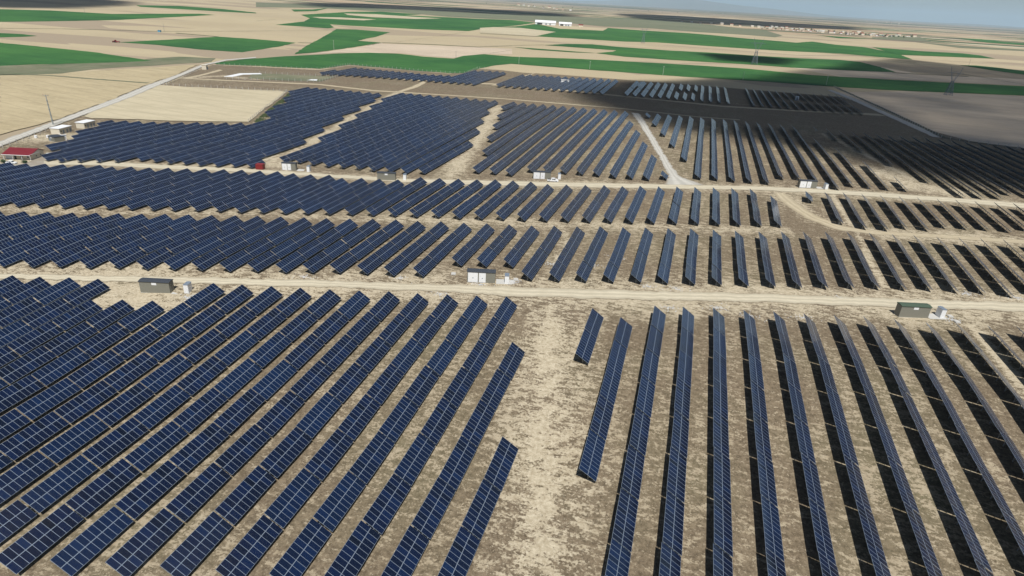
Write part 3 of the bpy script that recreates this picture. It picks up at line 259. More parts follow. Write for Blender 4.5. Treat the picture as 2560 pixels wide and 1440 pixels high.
# ------------------------------------------------------------------ ground
def grid_mesh(name, xs, ys, off, mat, keep=None, at=None):
    X, Y = np.meshgrid(xs, ys); Z = zt(X, Y) + off; nx, ny = len(xs), len(ys)
    co = np.stack([X, Y, Z], -1).reshape(-1, 3)
    i, j = np.meshgrid(np.arange(nx - 1), np.arange(ny - 1)); a = (j * nx + i)
    q = np.stack([a, a + 1, a + nx + 1, a + nx], -1).reshape(-1, 4)
    if keep is not None: q = q[keep]
    me = bpy.data.meshes.new(name); me.vertices.add(len(co)); me.vertices.foreach_set('co', co.ravel())
    me.loops.add(q.size); me.loops.foreach_set('vertex_index', q.ravel().astype(np.int32))
    me.polygons.add(len(q)); me.polygons.foreach_set('loop_start', np.arange(0, q.size, 4, dtype=np.int32))
    me.update(calc_edges=True); me.materials.append(mat)
    if at is not None:
        A = me.attributes.new('bare', 'FLOAT', 'POINT'); A.data.foreach_set('value', at(co[:, 0], co[:, 1]).astype(np.float32))
    me.validate(); return link(name, me)
def seg_dist(px, py, poly):
    d = np.full(px.shape, 1e9)
    for (ax, ay), (bx, by) in zip(poly[:-1], poly[1:]):
        L = (bx - ax) ** 2 + (by - ay) ** 2 or 1e-9
        t = np.clip(((px - ax) * (bx - ax) + (py - ay) * (by - ay)) / L, 0, 1)
        d = np.minimum(d, np.hypot(px - ax - t * (bx - ax), py - ay - t * (by - ay)))
    return d
def inside(px, py, poly):
    r = np.zeros(px.shape, bool); n = len(poly)
    for i in range(n):
        (x0, y0), (x1, y1) = poly[i], poly[(i + 1) % n]
        if y0 == y1: continue
        r ^= ((y0 > py) != (y1 > py)) & (px < (x1 - x0) * (py - y0) / (y1 - y0) + x0)
    return r
xs = sorted(set(list(np.arange(-720, 721, 40.)) + [0., -400., 140.] + [s * v for s in (-1, 1) for v in (900, 1200, 1700, 2500, 4000, 7000, 12000, 25000, 60000)]))
ys = sorted(set([-3000., -800, -300, -100, -40] + list(np.arange(20, 1000, 20.)) + [1000., 1400, 2000, 3000, 5000, 9000, 16000, 30000, 60000, 90000]))
tag(grid_mesh('ground', np.array(xs), np.array(ys), 0, M['plain']), kind='structure')
def bareness(x, y):
    v = np.full(x.shape, .12)
    for poly, r, s in BARE: v = np.maximum(v, s * np.exp(-(seg_dist(x, y, poly) / r) ** 2))
    v = np.where(y > 480, np.maximum(v - .10, 0), v)
    return v
st = 1.8
gx = np.arange(-486, 340, st); gy = np.arange(-40, 716, st)
cx_, cy_ = np.meshgrid(gx[:-1] + st / 2, gy[:-1] + st / 2)
kp = inside(cx_.ravel(), cy_.ravel(), FARM)
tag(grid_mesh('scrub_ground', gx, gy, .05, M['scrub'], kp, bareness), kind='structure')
CUTY = [20, 80, 140, 200, 280] + list(range(300, 1001, 40)); CUTX = [-400, 0, 140]
def drape(name, pts, off, mat, jitter=0.):
    bm = bmesh.new(); P = [Vector((x, y, 0)) for x, y in pts]
    f = bm.faces.new([bm.verts.new(p) for p in P]); bmesh.ops.triangulate(bm, faces=[f])
    mx = [min(p.x for p in P), max(p.x for p in P)]; my = [min(p.y for p in P), max(p.y for p in P)]
    for v in CUTY:
        if my[0] < v < my[1]: bmesh.ops.bisect_plane(bm, geom=bm.verts[:] + bm.edges[:] + bm.faces[:], plane_co=(0, v, 0), plane_no=(0, 1, 0))
    for v in CUTX + (list(range(-720, 721, 40)) if my[0] < 1000 else []):
        if mx[0] < v < mx[1]: bmesh.ops.bisect_plane(bm, geom=bm.verts[:] + bm.edges[:] + bm.faces[:], plane_co=(v, 0, 0), plane_no=(1, 0, 0))
    for v in bm.verts: v.co.z = gz(v.co.x, v.co.y) + off
    for f in bm.faces:
        f.normal_update()
        if f.normal.z < 0: f.normal_flip()
    me = bpy.data.meshes.new(name); bm.to_mesh(me); bm.free(); me.materials.append(mat)
    return link(name, me)
def rough_edge(pl, amp, step=1.6):
    out = []
    for (ax, ay), (bx, by) in zip(pl[:-1], pl[1:]):
        L = math.hypot(bx - ax, by - ay); n = max(1, min(200, int(L / step))); nx, ny = -(by - ay) / L, (bx - ax) / L
        for i in range(n):
            t = i / n; j = random.uniform(-amp, amp); out.append((ax + (bx - ax) * t + nx * j, ay + (by - ay) * t + ny * j))
    return out + [pl[-1]]
off = .10
for kind, nm in (('olive', 'steppe'), ('ploughed', 'fallow_field'), ('rough', 'pasture'), ('green', 'green_field'), ('pale', 'stubble_field'), ('stubble', 'stubble_field')):
    for poly in FIELDS[kind]:
        far_ = min(p[1] for p in poly) > 1500
        far2 = max(p[1] for p in poly) > 2500
        poly = rough_edge(poly + [poly[0]], 1.1, 9)[:-1] if not far2 else poly
        tag(drape(nm, poly, off + (.25 if far_ else 0), M[kind]), kind='structure'); off += .012
def strip(name, a, b, off, mat, amp):
    a, b = rough_edge(a, amp), rough_edge(b, amp); n = max(len(a), len(b))
    def resample(p):
        p = np.array(p); s = np.r_[0, np.cumsum(np.hypot(*np.diff(p, axis=0).T))]; t = np.linspace(0, s[-1], n)
        return np.stack([np.interp(t, s, p[:, 0]), np.interp(t, s, p[:, 1])], 1)
    a, b = resample(a), resample(b); V = []; F = []; c = 4
    for i in range(n):
        for j in range(c + 1):
            x, y = a[i] + (b[i] - a[i]) * j / c; V.append((x, y, gz(x, y) + off))
    for i in range(n - 1):
        for j in range(c): k = i * (c + 1) + j; F.append((k, k + 1, k + c + 2, k + c + 1))
    mb = MB(); mb.add(V, F); me = mb.mesh(name, mat); A = me.attributes.new('across', 'FLOAT', 'POINT'); A.data.foreach_set('value', [j / c for i in range(n) for j in range(c + 1)])
    o = link(name, me)
    for p in me.polygons[:1]:
        if p.normal.z < 0: me.flip_normals()
    return tag(o, kind='structure')
for i, (a, b) in enumerate(ROADS['track']):
    if i not in (1, 2): strip('dirt_track', a, b, .085 + .006 * i, M['track'], .45)
for i, (a, b) in enumerate(ROADS['road']): strip('sandy_road' if i < 2 else 'gravel_road', a, b, .14 + .008 * i + (.25 if i == 3 else 0), M['road'] if i < 2 else M['gravel'], .6)

for i, pl in enumerate(BALKS):
    a = [(x, y - 1.6 - y * .0012) for x, y in pl]; b2 = [(x, y + 1.6 + y * .0012) for x, y in pl]
    o = strip('field_balk', a, b2, .42 + .01 * i, M['rough'], .5)

# ------------------------------------------------------------------ solar racks
PITCH = 11.4 / 11
def table_mesh(n, seed):
    r = random.Random(seed); mb = MB(); top = .05
    ys_ = [0.]
    for i in range(n):
        y0 = i * PITCH + .012; ys_ += [y0 + .025, y0 + PITCH - .045] if i else [.045, PITCH - .04]
    ys_.append(n * PITCH - .02)
    L = 4.0; ss = [0., .04, 1.945, 2.055, 3.96, L]
    ct, st_ = WP / 4.0, HP / 4.0
    def P(s, y, d=0): return (s * ct - d * st_, y, ZLOW + HP - s * st_ - d * ct)
    nx = len(ss); ny = len(ys_); V = [P(s, y) for y in ys_ for s in ss]; F = []; Mi = []; T = []
    for j in range(ny - 1):
        for i in range(nx - 1):
            F.append((j * nx + i, j * nx + i + 1, (j + 1) * nx + i + 1, (j + 1) * nx + i))
            cell = (j % 2 == 1) and (i in (1, 3)); Mi.append(0 if cell else 1)
            T.append(min(1, max(0, r.gauss(.42, .17))) if cell else 0)
    b = len(V); V += [P(0, ys_[0], top), P(L, ys_[0], top), P(L, ys_[-1], top), P(0, ys_[-1], top)]
    F.append((b, b + 3, b + 2, b + 1)); Mi.append(2)
    F.append((b, b + 1) + tuple(range(nx - 1, -1, -1))); Mi.append(1)
    F.append((b + 2, b + 3) + tuple((ny - 1) * nx + i for i in range(nx))); Mi.append(1)
    F.append((b + 3, b) + tuple(j * nx for j in range(ny))); Mi.append(1)
    F.append((b + 1, b + 2) + tuple(j * nx + nx - 1 for j in range(ny - 1, -1, -1))); Mi.append(1)
    me = bpy.data.meshes.new('panel_table'); me.from_pydata(V, [], F)
    for k in ('cell', 'alu', 'back'): me.materials.append(M[k])
    me.polygons.foreach_set('material_index', Mi)
    at = me.attributes.new('tone', 'FLOAT', 'FACE'); at.data.foreach_set('value', T + [0.] * (len(F) - len(T)))
    return me
TC = {}
def tmesh(n):
    v = random.randrange(6 if n == 11 else 1); k = (n, v)
    if k not in TC: TC[k] = table_mesh(n, hash((n, v)) % 9999)
    return TC[k]
def S(s, d=0):                                                 # point on the slope at distance s from the high edge, d below
    return s * WP / 4.0 - d * HP / 4.0, ZLOW + HP - s * HP / 4.0 - d * WP / 4.0
def leg_bits(mb, y, w=.12):
    x, z = S(2.15, .2); mb.bar((x, y, -.3), (x, y, z), w, w * 1.3)
    x2, z2 = S(3.3, .2); mb.bar((x + .02, y, .35), (x2, y, z2), w * .6)
    a, b = S(.35, .16), S(3.75, .16); mb.bar((a[0], y, a[1]), (b[0], y, b[1]), w * .7, w)
def rails_bits(mb, y0, y1, w=.07):
    for s in (.45, 1.5, 2.5, 3.55): x, z = S(s, .09); mb.bar((x, y0, z), (x, y1, z), w, w)
LEG = None; RC = {}
def leg_mesh():
    global LEG
    if LEG is None: mb = MB(); leg_bits(mb, 0); LEG = mb.mesh('support_leg', M['steel'])
    return LEG
def rail_mesh(n):
    if n not in RC: mb = MB(); rails_bits(mb, -.05, n * PITCH + .28); RC[n] = mb.mesh('rail_frame', M['steel'])
    return RC[n]
ORD = 'first second third fourth fifth sixth seventh eighth ninth tenth eleventh twelfth thirteenth fourteenth fifteenth sixteenth seventeenth eighteenth nineteenth twentieth'.split()
TENS = {20: 'twenty', 30: 'thirty', 40: 'forty', 50: 'fifty'}
def ordw(n):
    if n <= 20: return ORD[n - 1]
    t, u = n // 10 * 10, n % 10
    return TENS[t] + '-' + ORD[u - 1] if u else {30: 'thirtieth', 40: 'fortieth', 50: 'fiftieth'}[t]
BL = {
 'A': ('{o} dark blue rack from the bare dirt strip, near block by the lone kiosk', -1, 'racks of the near block'),
 'B': ('{o} slim blue rack past the bare dirt strip, black shadow beside it', 1, 'racks past the dirt strip'),
 'C': ('{o} rack of the belt beyond the near sandy road, from its camera-facing end', 1, 'racks beyond the near road'),
 'D': ('{o} rack of the belt before the middle road, from the red-roofed house', 1, 'racks before the middle road'),
 'E': ('{o} long rack behind the middle road, from the two cream sheds', 1, 'racks by the cream sheds'),
 'E2': ('{o} short rack stepping up along the fence of the pale field', 1, 'racks along the pale field fence'),
 'F': ('{o} long rack between the two pale dirt trails, from the field corner', 1, 'racks between the two trails'),
 'G': ('{o} blue rack from the dirt trail, in the wedge before the gravel spur', 1, 'racks of the wedge block'),
 'H': ('{o} grey glinting rack after the gravel spur road, its far end in cloud shadow', 1, 'racks after the gravel spur'),
 'I': ('{o} shaded rack seen from behind, between rough trail and perimeter fence', 1, 'shaded racks by the perimeter fence'),
 'J': ('{o} tiny blue rack under the green field, counted from the fenced compound', 1, 'far racks under the green field'),
 'K': ('{o} small grey rack around the white hut, beyond the brown fallow strip', 1, 'far racks around the white hut'),
 'M': ('{o} small silver rack in the front row on the shaded soil', 1, 'front silver racks on shaded soil'),
 'M2': ('{o} small silver rack in the rear row on the shaded soil', 1, 'rear silver racks on shaded soil'),
 'N': ('{o} small near-black rack in cloud shadow, nearer than the white cabinet', 1, 'front dark racks by the white cabinet'),
 'N2': ('{o} small near-black rack in cloud shadow, behind the white cabinet', 1, 'rear dark racks by the white cabinet')}
cnt = {}
rows_ = sorted(RACKS, key=lambda r: (r[0], (r[4] + r[2]) * BL[r[0]][1]))
for b, k, xn, yn, xf, yf, full, rest in rows_:
    tabs = ([rest] if rest else []) + [11] * full
    cnt[b] = cnt.get(b, 0) + 1
    near = b in ('A', 'B', 'C', 'D')
    a = math.atan2(xn - xf, yf - yn)                          # heading of the rack, from its near end
    z0 = gz(xn, yn)
    root = empty('solar_rack', (xn, yn, z0), a)
    tag(root, BL[b][0].format(o=ordw(cnt[b])), 'solar rack', BL[b][2])
    L = math.hypot(xn - xf, yf - yn); pc = L / sum(tabs); y = 0.
    ca, sa = math.cos(a), math.sin(a); fr = MB() if not near else None
    for n in tabs:
        ln = n * pc; j = random.gauss(0, .035 if near else .015); jj = random.gauss(0, .05 if near else .008)
        h0 = gz(xn - sa * y, yn + ca * y) - z0; h1 = gz(xn - sa * (y + ln), yn + ca * (y + ln)) - z0
        tilt = math.atan2(h1 - h0 + jj, ln)
        t = link('panel_table', tmesh(n), root, (random.gauss(0, .035), y, h0 + j))
        t.rotation_euler = (tilt, random.gauss(0, R(.35)) if near else 0, random.gauss(0, R(.12))); t.scale = (1, (ln - .27) / (n * PITCH - .02), 1)
        if near:
            link('rail_frame', rail_mesh(n), t)
            for q in ((.1, .5, .9) if n > 5 else (.2, .8)): link('support_leg', leg_mesh(), t, (0, n * PITCH * q, 0))
        else:
            for q in (.15, .85): 
                yy = y + ln * q; hh = h0 + (h1 - h0) * q; x, z = S(2.15, .2); fr.bar((x, yy, hh - .2), (x, yy, hh + z), .16)
            for s in (.5, 1.6, 2.6, 3.5): x, z = S(s, .1); fr.bar((x, y, h0 + z + j), (x, y + ln, h1 + z + j), .09)
        y += ln
    if not near: fr.obj('support_frame', M['steel'], root)

# ------------------------------------------------------------------ kiosks and small buildings
RA = R(15.6)
def slab(name, x, y, sx, sy, rz, label, h=.12):
    mb = MB().box(0, sx, 0, sy, -.3, h); o = mb.obj(name, M['concrete'], None, (x, y, gz(x, y)), rz); return tag(o, label, 'concrete pad', 'concrete pads under the kiosks')
def kiosk(x, y, label, doors=False, roof='kioskroof', w=8.5, d=2.4, h=3.45, rz=RA, sign=True):
    r = empty('transformer_kiosk', (x, y, gz(x, y)), rz); tag(r, label, 'kiosk', 'transformer kiosks')
    MB().box(0, w, 0, d, -.3, .14).obj('plinth', M['concrete'], r)
    MB().box(.03, w - .03, .03, d - .03, .141, h).obj('wall', M['kiosk'], r)
    p = [(-.12, h + .002), (d + .12, h + .002), (d + .12, h + .12), (d / 2, h + .34), (-.12, h + .12)]
    MB().prism(p, -.12, w + .12, 0, 'x').obj('roof', M[roof], r)
    if doors:
        for x0, x1 in ((.25, w * .38), (w * .42, w * .66)):
            dd = MB().box(x0, x1, -.03, .028, .25, h - .2).obj('door', M['white'], r)
            MB().box((x0 + x1) / 2 - .14, (x0 + x1) / 2 + .14, -.05, -.032, 1.45, 1.75).obj('warning_plate', M['alu'], dd)
    elif sign: MB().box(w * .42, w * .58, -.02, .028, h - .85, h - .2).obj('name_plate', M['white'], r)
    MB().box(w - .028, w + .02, .5, d - .5, .3, h - .4).obj('end_door', M['kiosk'], r)
    return r
def cabinet(x, y, label, w=1.25, d=2.2, h=2.6, rz=RA):
    r = empty('white_cabinet', (x, y, gz(x, y)), rz); tag(r, label, 'cabinet', 'white cabinets beside the kiosks')
    MB().box(-.1, w + .1, -.1, d + .1, -.3, .15).obj('plinth', M['concrete'], r)
    MB().box(0, w, 0, d, .151, h).obj('body', M['white'], r)
    MB().prism([(-.06, h + .002), (w + .06, h + .002), (w + .06, h + .06), (w / 2, h + .16), (-.06, h + .06)], -.06, d + .06).obj('roof', M['alu'], r)
    dd = MB().box(w + .001, w + .03, .15, d - .15, .3, h - .15).obj('door', M['white'], r)
    MB().box(w + .031, w + .06, d / 2 - .05, d / 2 + .05, 1.1, 1.35).obj('handle', M['dark'], dd)
    return r
KI = [(-138.5, 120.5, 'olive grey kiosk with dark roof and small sign, alone in a sandy clearing', False, 'kioskroof'),
 (-55.3, 156.6, 'grey kiosk with two white doors on the near sandy road', True, 'kioskroof'),
 (64.9, 176.9, 'grey kiosk with a dull green roof beside the near road', False, 'greenroof'),
 (-180.4, 245.8, 'small grey kiosk with two white doors next to the red tank', True, 'kioskroof'),
 (-131.8, 247.6, 'grey kiosk with plain front and sign, half hidden by racks on the middle road', False, 'kioskroof'),
 (-66.2, 277.3, 'grey kiosk with two white doors behind the parked white pickup', True, 'kioskroof'),
 (54.9, 311.1, 'grey kiosk with two white doors near the gravel spur junction, by cloud-shaded racks', True, 'kioskroof')]
CB = [(-126.9, 123.9, 'white cabinet standing by the lone kiosk in the sandy clearing'), (-44.5, 159.3, 'white cabinet beside the two-door kiosk on the near road'),
 (76.2, 180.5, 'white cabinet beside the green-roofed kiosk'), (-168.2, 247.6, 'white cabinet beside the small kiosk by the red tank'),
 (-120.9, 251.8, 'white cabinet beside the half hidden plain kiosk'), (-55.0, 281.2, 'white cabinet just behind the parked white pickup'),
 (66.6, 312.9, 'white cabinet beside the kiosk near the gravel spur junction')]
for i, (x, y, l, dr, rf) in enumerate(KI):
    kiosk(x, y, l, dr, rf, w=8.3 if i != 3 else 6.6)
    slab('concrete_pad', x + (8.7 if i != 3 else 7) * math.cos(RA), y + (8.7 if i != 3 else 7) * math.sin(RA) - .4, 5.4, 3.4, RA, ['pale pad next to the lone kiosk in the clearing', 'pale pad next to the two-door kiosk on the near road', 'pale pad next to the green-roofed kiosk', 'pale pad next to the kiosk by the red tank', 'pale pad next to the plain half hidden kiosk', 'pale pad under the cabinet behind the white pickup', 'pale pad next to the kiosk at the spur junction'][i])
for x, y, l in CB: cabinet(x, y, l)
k8 = kiosk(-326, 249.6, 'grey gabled kiosk with double doors between cream sheds and red-roofed house', False, 'kioskroof', w=6.2, d=5.0, h=2.6, rz=R(-12.7), sign=True)
MB().box(1.0, 2.4, -.03, .028, .2, 2.1).obj('double_door', M['alu'], k8)
cabinet(-320.6, 252.4, 'white cabinet against the gabled kiosk below the cream sheds', rz=R(-12))
def shed(name, x, y, w, d, h, rz, label, wall='cream', roof='white', grp='cream sheds by the gravel road'):
    r = empty(name, (x, y, gz(x, y)), rz); tag(r, label, 'shed', grp)
    MB().box(0, w, 0, d, -.3, h).obj('wall', M[wall], r)
    MB().prism([(-.25, h + .002), (w + .25, h + .002), (w + .25, h + .15), (-.25, h + .3)], -.25, d + .25).obj('roof', M[roof], r)
    for q in (.25, .55, .8): MB().box(w + .001, w + .04, d * q, d * q + 1.2, .1, 2.2).obj('door', M['alu'], r)
    MB().box(w + .001, w + .03, d * .08, d * .08 + .8, 1.4, 2.2).obj('window', M['glass'], r)
    return r
shed('cream_shed', -338.8, 261.9, 5.1, 9.5, 3.3, R(12), 'cream shed with white roof standing right behind the gabled kiosk')
shed('cream_shed', -341.0, 279.5, 5.1, 9.0, 3.3, R(10), 'cream shed with white roof further up the gravel road, behind its twin')
# red roofed control house
hx, hy = -308.5, 213.6
hs = empty('control_house', (hx, hy, gz(hx, hy)), R(17)); tag(hs, 'small cream house with a dark red metal roof and veranda, white cars parked before it', 'house')
MB().prism([(0, -.3), (8.0, -.3), (8.0, 2.9), (4.6, 4.3), (0, 2.9)], 2.6, 12.4, 0, 'x').obj('wall', M['cream'], hs)
rf = MB().prism([(-1.9, 2.55), (-1.9, 2.7), (4.6, 4.62), (8.5, 3.0), (8.5, 2.85), (4.6, 4.45)], -.6, 12.8, 0, 'x').obj('roof', M['red'], hs)
MB().box(-.72, -.61, -1.95, 8.5, 2.5, 2.78).obj('gutter', M['white'], rf)
MB().box(12.81, 12.92, -1.95, 4.6, 2.9, 3.1).obj('gutter', M['white'], rf)
MB().box(-.6, 12.8, -2.06, -1.91, 2.5, 2.72).obj('gutter', M['white'], rf)
MB().prism([(0, -.3), (8.0, -.3), (8.0, 2.84), (0, 2.5)], -.4, 2.59, 0, 'x').obj('annex', M['white'], hs)
for px in (0, 4.2, 8.4, 12.4): MB().box(px, px + .16, -1.8, -1.64, -.2, 2.52).obj('veranda_post', M['white'], hs)
MB().box(2.2, 12.6, -1.9, -.02, -.2, .12).obj('veranda_floor', M['concrete'], hs)
dd = MB().box(3.8, 4.8, -.04, -.002, .13, 2.2).obj('door', M['dark'], hs)
for wx in (6.6, 9.6):
    wf = MB().box(wx, wx + 1.2, -.05, -.002, 1.0, 2.1).obj('window', M['white'], hs); MB().box(wx + .1, wx + 1.1, -.07, -.052, 1.1, 2.0).obj('pane', M['glass'], wf)
for wy in (2.2, 5.2):
    wf = MB().box(12.401, 12.45, wy, wy + .8, 1.2, 2.0).obj('window', M['white'], hs); MB().box(12.452, 12.47, wy + .08, wy + .72, 1.28, 1.92).obj('pane', M['glass'], wf)
# water tank on stand beside the house
def round_tank(x, y, label):
    z = gz(x, y); r = empty('water_tank', (x, y, z)); tag(r, label, 'water tank', 'white round water tanks')
    MB().tube((0, 0, 1.3), (0, 0, 2.6), .75, .75, 14).obj('drum', M['white'], r)
    MB().tube((0, 0, 2.601), (0, 0, 2.8), .75, .2, 14).obj('lid', M['white'], r)
    for sx, sy in ((-.5, -.5), (.5, -.5), (.5, .5), (-.5, .5)): MB().bar((sx, sy, -.2), (sx, sy, 1.3), .1).obj('leg', M['white'], r)
round_tank(-292.0, 221.5, 'white round water tank on legs beside the red-roofed house')
# red tank
tx, ty = -191.8, 241.9
tk = empty('red_container', (tx, ty, gz(tx, ty)), R(12)); tag(tk, 'rusty red steel container at the roadside before the blue racks', 'container')
MB().box(0, 3.4, 0, 2.6, .2, 2.55).obj('body', M['redpaint'], tk)
for i in range(8): MB().box(.2 + i * .42, .36 + i * .42, -.05, -.002, .3, 2.4).obj('rib', M['redpaint'], tk)
MB().box(-.05, 3.45, -.06, 2.65, 2.552, 2.66).obj('lid', M['redpaint'], tk)
for x0 in (.2, 2.8): MB().box(x0, x0 + .3, .1, 2.5, -.2, .198).obj('skid', M['dark'], tk)
# vehicles
def car(x, y, rz, label, pickup=False):
    r = empty('parked_car', (x, y, gz(x, y)), rz); tag(r, label, 'pickup' if pickup else 'car', 'white parked vehicles')
    if pickup: body = [(0, .45), (0, 1.02), (.1, 1.08), (1.9, 1.08), (1.95, 1.1), (2.1, 1.1), (4.0, 1.05), (5.1, .95), (5.2, .8), (5.2, .4)]; cab = [(1.95, 1.101), (2.1, 1.72), (3.4, 1.74), (4.05, 1.101)]
    else: body = [(0, .4), (-.02, .85), (.15, 1.0), (1.0, 1.02), (3.3, .98), (4.35, .85), (4.45, .6), (4.42, .35)]; cab = [(.35, 1.021), (.95, 1.45), (2.5, 1.47), (3.25, 1.0)]
    MB().prism(body, -.88, .88).obj('body', M['white'], r)
    MB().prism(cab, -.76, .76).obj('cabin', M['white'], r)
    (a, az), (b2, bz), (c, cz), (d, dz) = cab; mid = (b2 + c) / 2
    for s in (-1, 1):
        for (u0, u1, u2, u3) in (((a + .3), b2 + .1, mid - .05, mid - .05), (mid + .05, mid + .05, c - .05, d - .25)):
            y0, y1 = sorted((s * .762, s * .775)); MB().prism([(u0, 1.1), (u1, 1.4 if not pickup else 1.62), (u2, 1.4 if not pickup else 1.62), (u3, 1.1)], y0, y1).obj('side_window', M['glass'], r)
    dx = (d - c); MB().add([(c + .04, -.68, cz - .04), (c + .04, .68, cz - .04), (d + .02, .68, dz + .06), (d + .02, -.68, dz + .06), (c, -.68, cz - .1), (c, .68, cz - .1), (d - .05, .68, dz + .02), (d - .05, -.68, dz + .02)], [(0, 1, 2, 3), (7, 6, 5, 4), (0, 4, 5, 1), (1, 5, 6, 2), (2, 6, 7, 3), (3, 7, 4, 0)]).obj('windscreen', M['glass'], r)
    L = body[-1][0]
    for wx in (L * .19, L * .81):
        for s in (-1, 1):
            wh = MB().tube((wx, s * .72, .34), (wx, s * .93, .34), .34, .34, 16).obj('wheel', M['rubber'], r); MB().tube((wx, s * .931, .34), (wx, s * .945, .34), .2, .2, 12).obj('rim', M['alu'], wh)
    for s in (-1, 1): MB().box(L - .02, L + .04, s * .7 - .14, s * .7 + .14, .62, .76).obj('headlight', M['alu'], r)
    if pickup: MB().box(.12, 1.85, -.74, .74, 1.081, 1.12).obj('load_bed', M['dark'], r)
car(-59.0, 276.0, R(12), 'white pickup parked before the two-door kiosk on the middle road', True)
car(-300.4, 207.5, R(14), 'white saloon car parked at the veranda of the red-roofed house')
car(-306.5, 203.2, R(14), 'white saloon car parked in front of another white car, at the picture edge')
# hut and cabinets among the far racks
r = shed('white_hut', -130.5, 640.5, 8, 4, 3.0, R(14), 'white hut with open canopy in the middle of the small far racks', 'white', 'concrete', None); r['category'] = 'hut'
def bigcab(name, x, y, w, d, h, label):
    r = empty(name, (x, y, gz(x, y)), RA); tag(r, label, 'cabinet'); MB().box(0, w, 0, d, -.2, h).obj('body', M['white'], r)
    MB().box(-.15, w + .15, -.15, d + .15, h + .002, h + .15).obj('roof', M['alu'], r); MB().box(w * .3, w * .7, -.05, -.002, .2, h - .4).obj('door', M['alu'], r)
bigcab('equipment_cabinet', 93.1, 652.2, 2.6, 2.2, 3.6, 'pale cabinet standing alone among the near-black racks in cloud shadow')
bigcab('equipment_cabinet', -281.5, 607.5, 3.0, 2.0, 2.4, 'tiny white cabinet at the fence where the two far blue blocks meet')
gk = shed('gate_hut', -466.4, 528.3, 4.2, 4.2, 4.2, R(20), 'beige cube hut at the bend of the gravel road by the long fence', 'cream', 'cream', None); gk['category'] = 'hut'
# far white halls
def hall(x, y, w, d, h, rz, label, dark_side=False):
    r = empty('white_hall', (x, y, gz(x, y)), rz); tag(r, label, 'warehouse', 'white halls on the plain')
    MB().box(0, w, 0, d, -.3, h).obj('wall', M['white'], r)
    MB().prism([(-1, h + .01), (d + 1, h + .01), (d / 2, h + d * .16)], -1, w + 1, 0, 'x').obj('roof', M['white'], r)
    MB().box(w * .1, w * .35, -.3, -.01, 0, h * .8).obj('gate', M['dark'], r)
    for q in (.5, .7): MB().box(w * q, w * q + 5, -.3, -.01, 0, h * .7).obj('gate', M['alu'], r)
hall(-530, 2105, 66, 40, 6.5, R(12), 'big white hall with dark open gate, alone on the sandy yard in the far plain')
hall(-455, 2125, 40, 32, 6, R(12), 'smaller white hall joined to the big white hall on the far plain')
sh = empty('red_roof_hut', (-395, 2150, gz(-395, 2150)), R(12)); tag(sh, 'hut with a red roof at the end of the far white halls', 'hut')
MB().box(0, 14, 0, 9, -.2, 4.5).obj('wall', M['cream'], sh); MB().prism([(-.5, 4.51), (9.5, 4.51), (4.5, 7)], -.5, 14.5, 0, 'x').obj('roof', M['redpaint'], sh)

# ------------------------------------------------------------------ poles and pylons
px_, py_ = PT['pole']
p = empty('utility_pole', (px_, py_, gz(px_, py_))); tag(p, 'tall ringed steel pole with a crossarm beside the gravel road', 'utility pole')
MB().tube((0, 0, -.5), (0, 0, 17.2), .42, .2, 12).obj('shaft', M['pole'], p)
for z in (3, 6, 9, 12, 14): MB().tube((0, 0, z), (0, 0, z + .18), .5, .5, 10).obj('collar', M['steel'], p)
ca_ = MB().bar((-2.1, 0, 17), (2.1, 0, 17), .22).obj('crossarm', M['pole'], p)
for x in (-1.9, 0, 1.9): MB().tube((x, 0, 17.12), (x, 0, 17.6), .12, .06).obj('insulator', M['tile'], ca_)
def small_pole(pt, h, label, dark=False):
    x, y = pt; p = empty('field_pole', (x, y, gz(x, y))); tag(p, label, 'pole', 'slim poles in the fields')
    MB().tube((0, 0, -.3), (0, 0, h), .2, .12, 7).obj('shaft', M['lattice' if dark else 'concrete'], p)
    MB().bar((-1.0, 0, h - .5), (1.0, 0, h - .5), .15).obj('crossarm', M['lattice' if dark else 'concrete'], p)
UP = [('u1', 9, 'first pale pole in the long green field, above the brown racks of the white hut'), ('u2', 9.5, 'second pale pole along the long green field, above the silver racks'), ('u3', 10.5, 'third pale pole along the long green field, where sunlight meets shade'),
 ('u4', 9.5, 'fourth pale pole in the long green field, above the near-black racks'), ('u5', 11.6, 'fifth pale pole at the long green field, where the perimeter road starts'), ('u6', 12.6, 'lone pole in the arrow-shaped green field')]
for n, h, l in UP: small_pole(PT[n], h, l)
small_pole(PT['dpole'], 13.7, 'dark leaning pole on the shaded soil behind the big lattice pylon', True)
small_pole(PT['m1'], 9, 'dark pole with a box beside the bright corner of the green field', True)
small_pole(PT['m2'], 11, 'dark pole beside the blue box in the sandy fields', True)
small_pole(PT['m3'], 12, 'slim pole standing on the edge of the distant top green field', True)
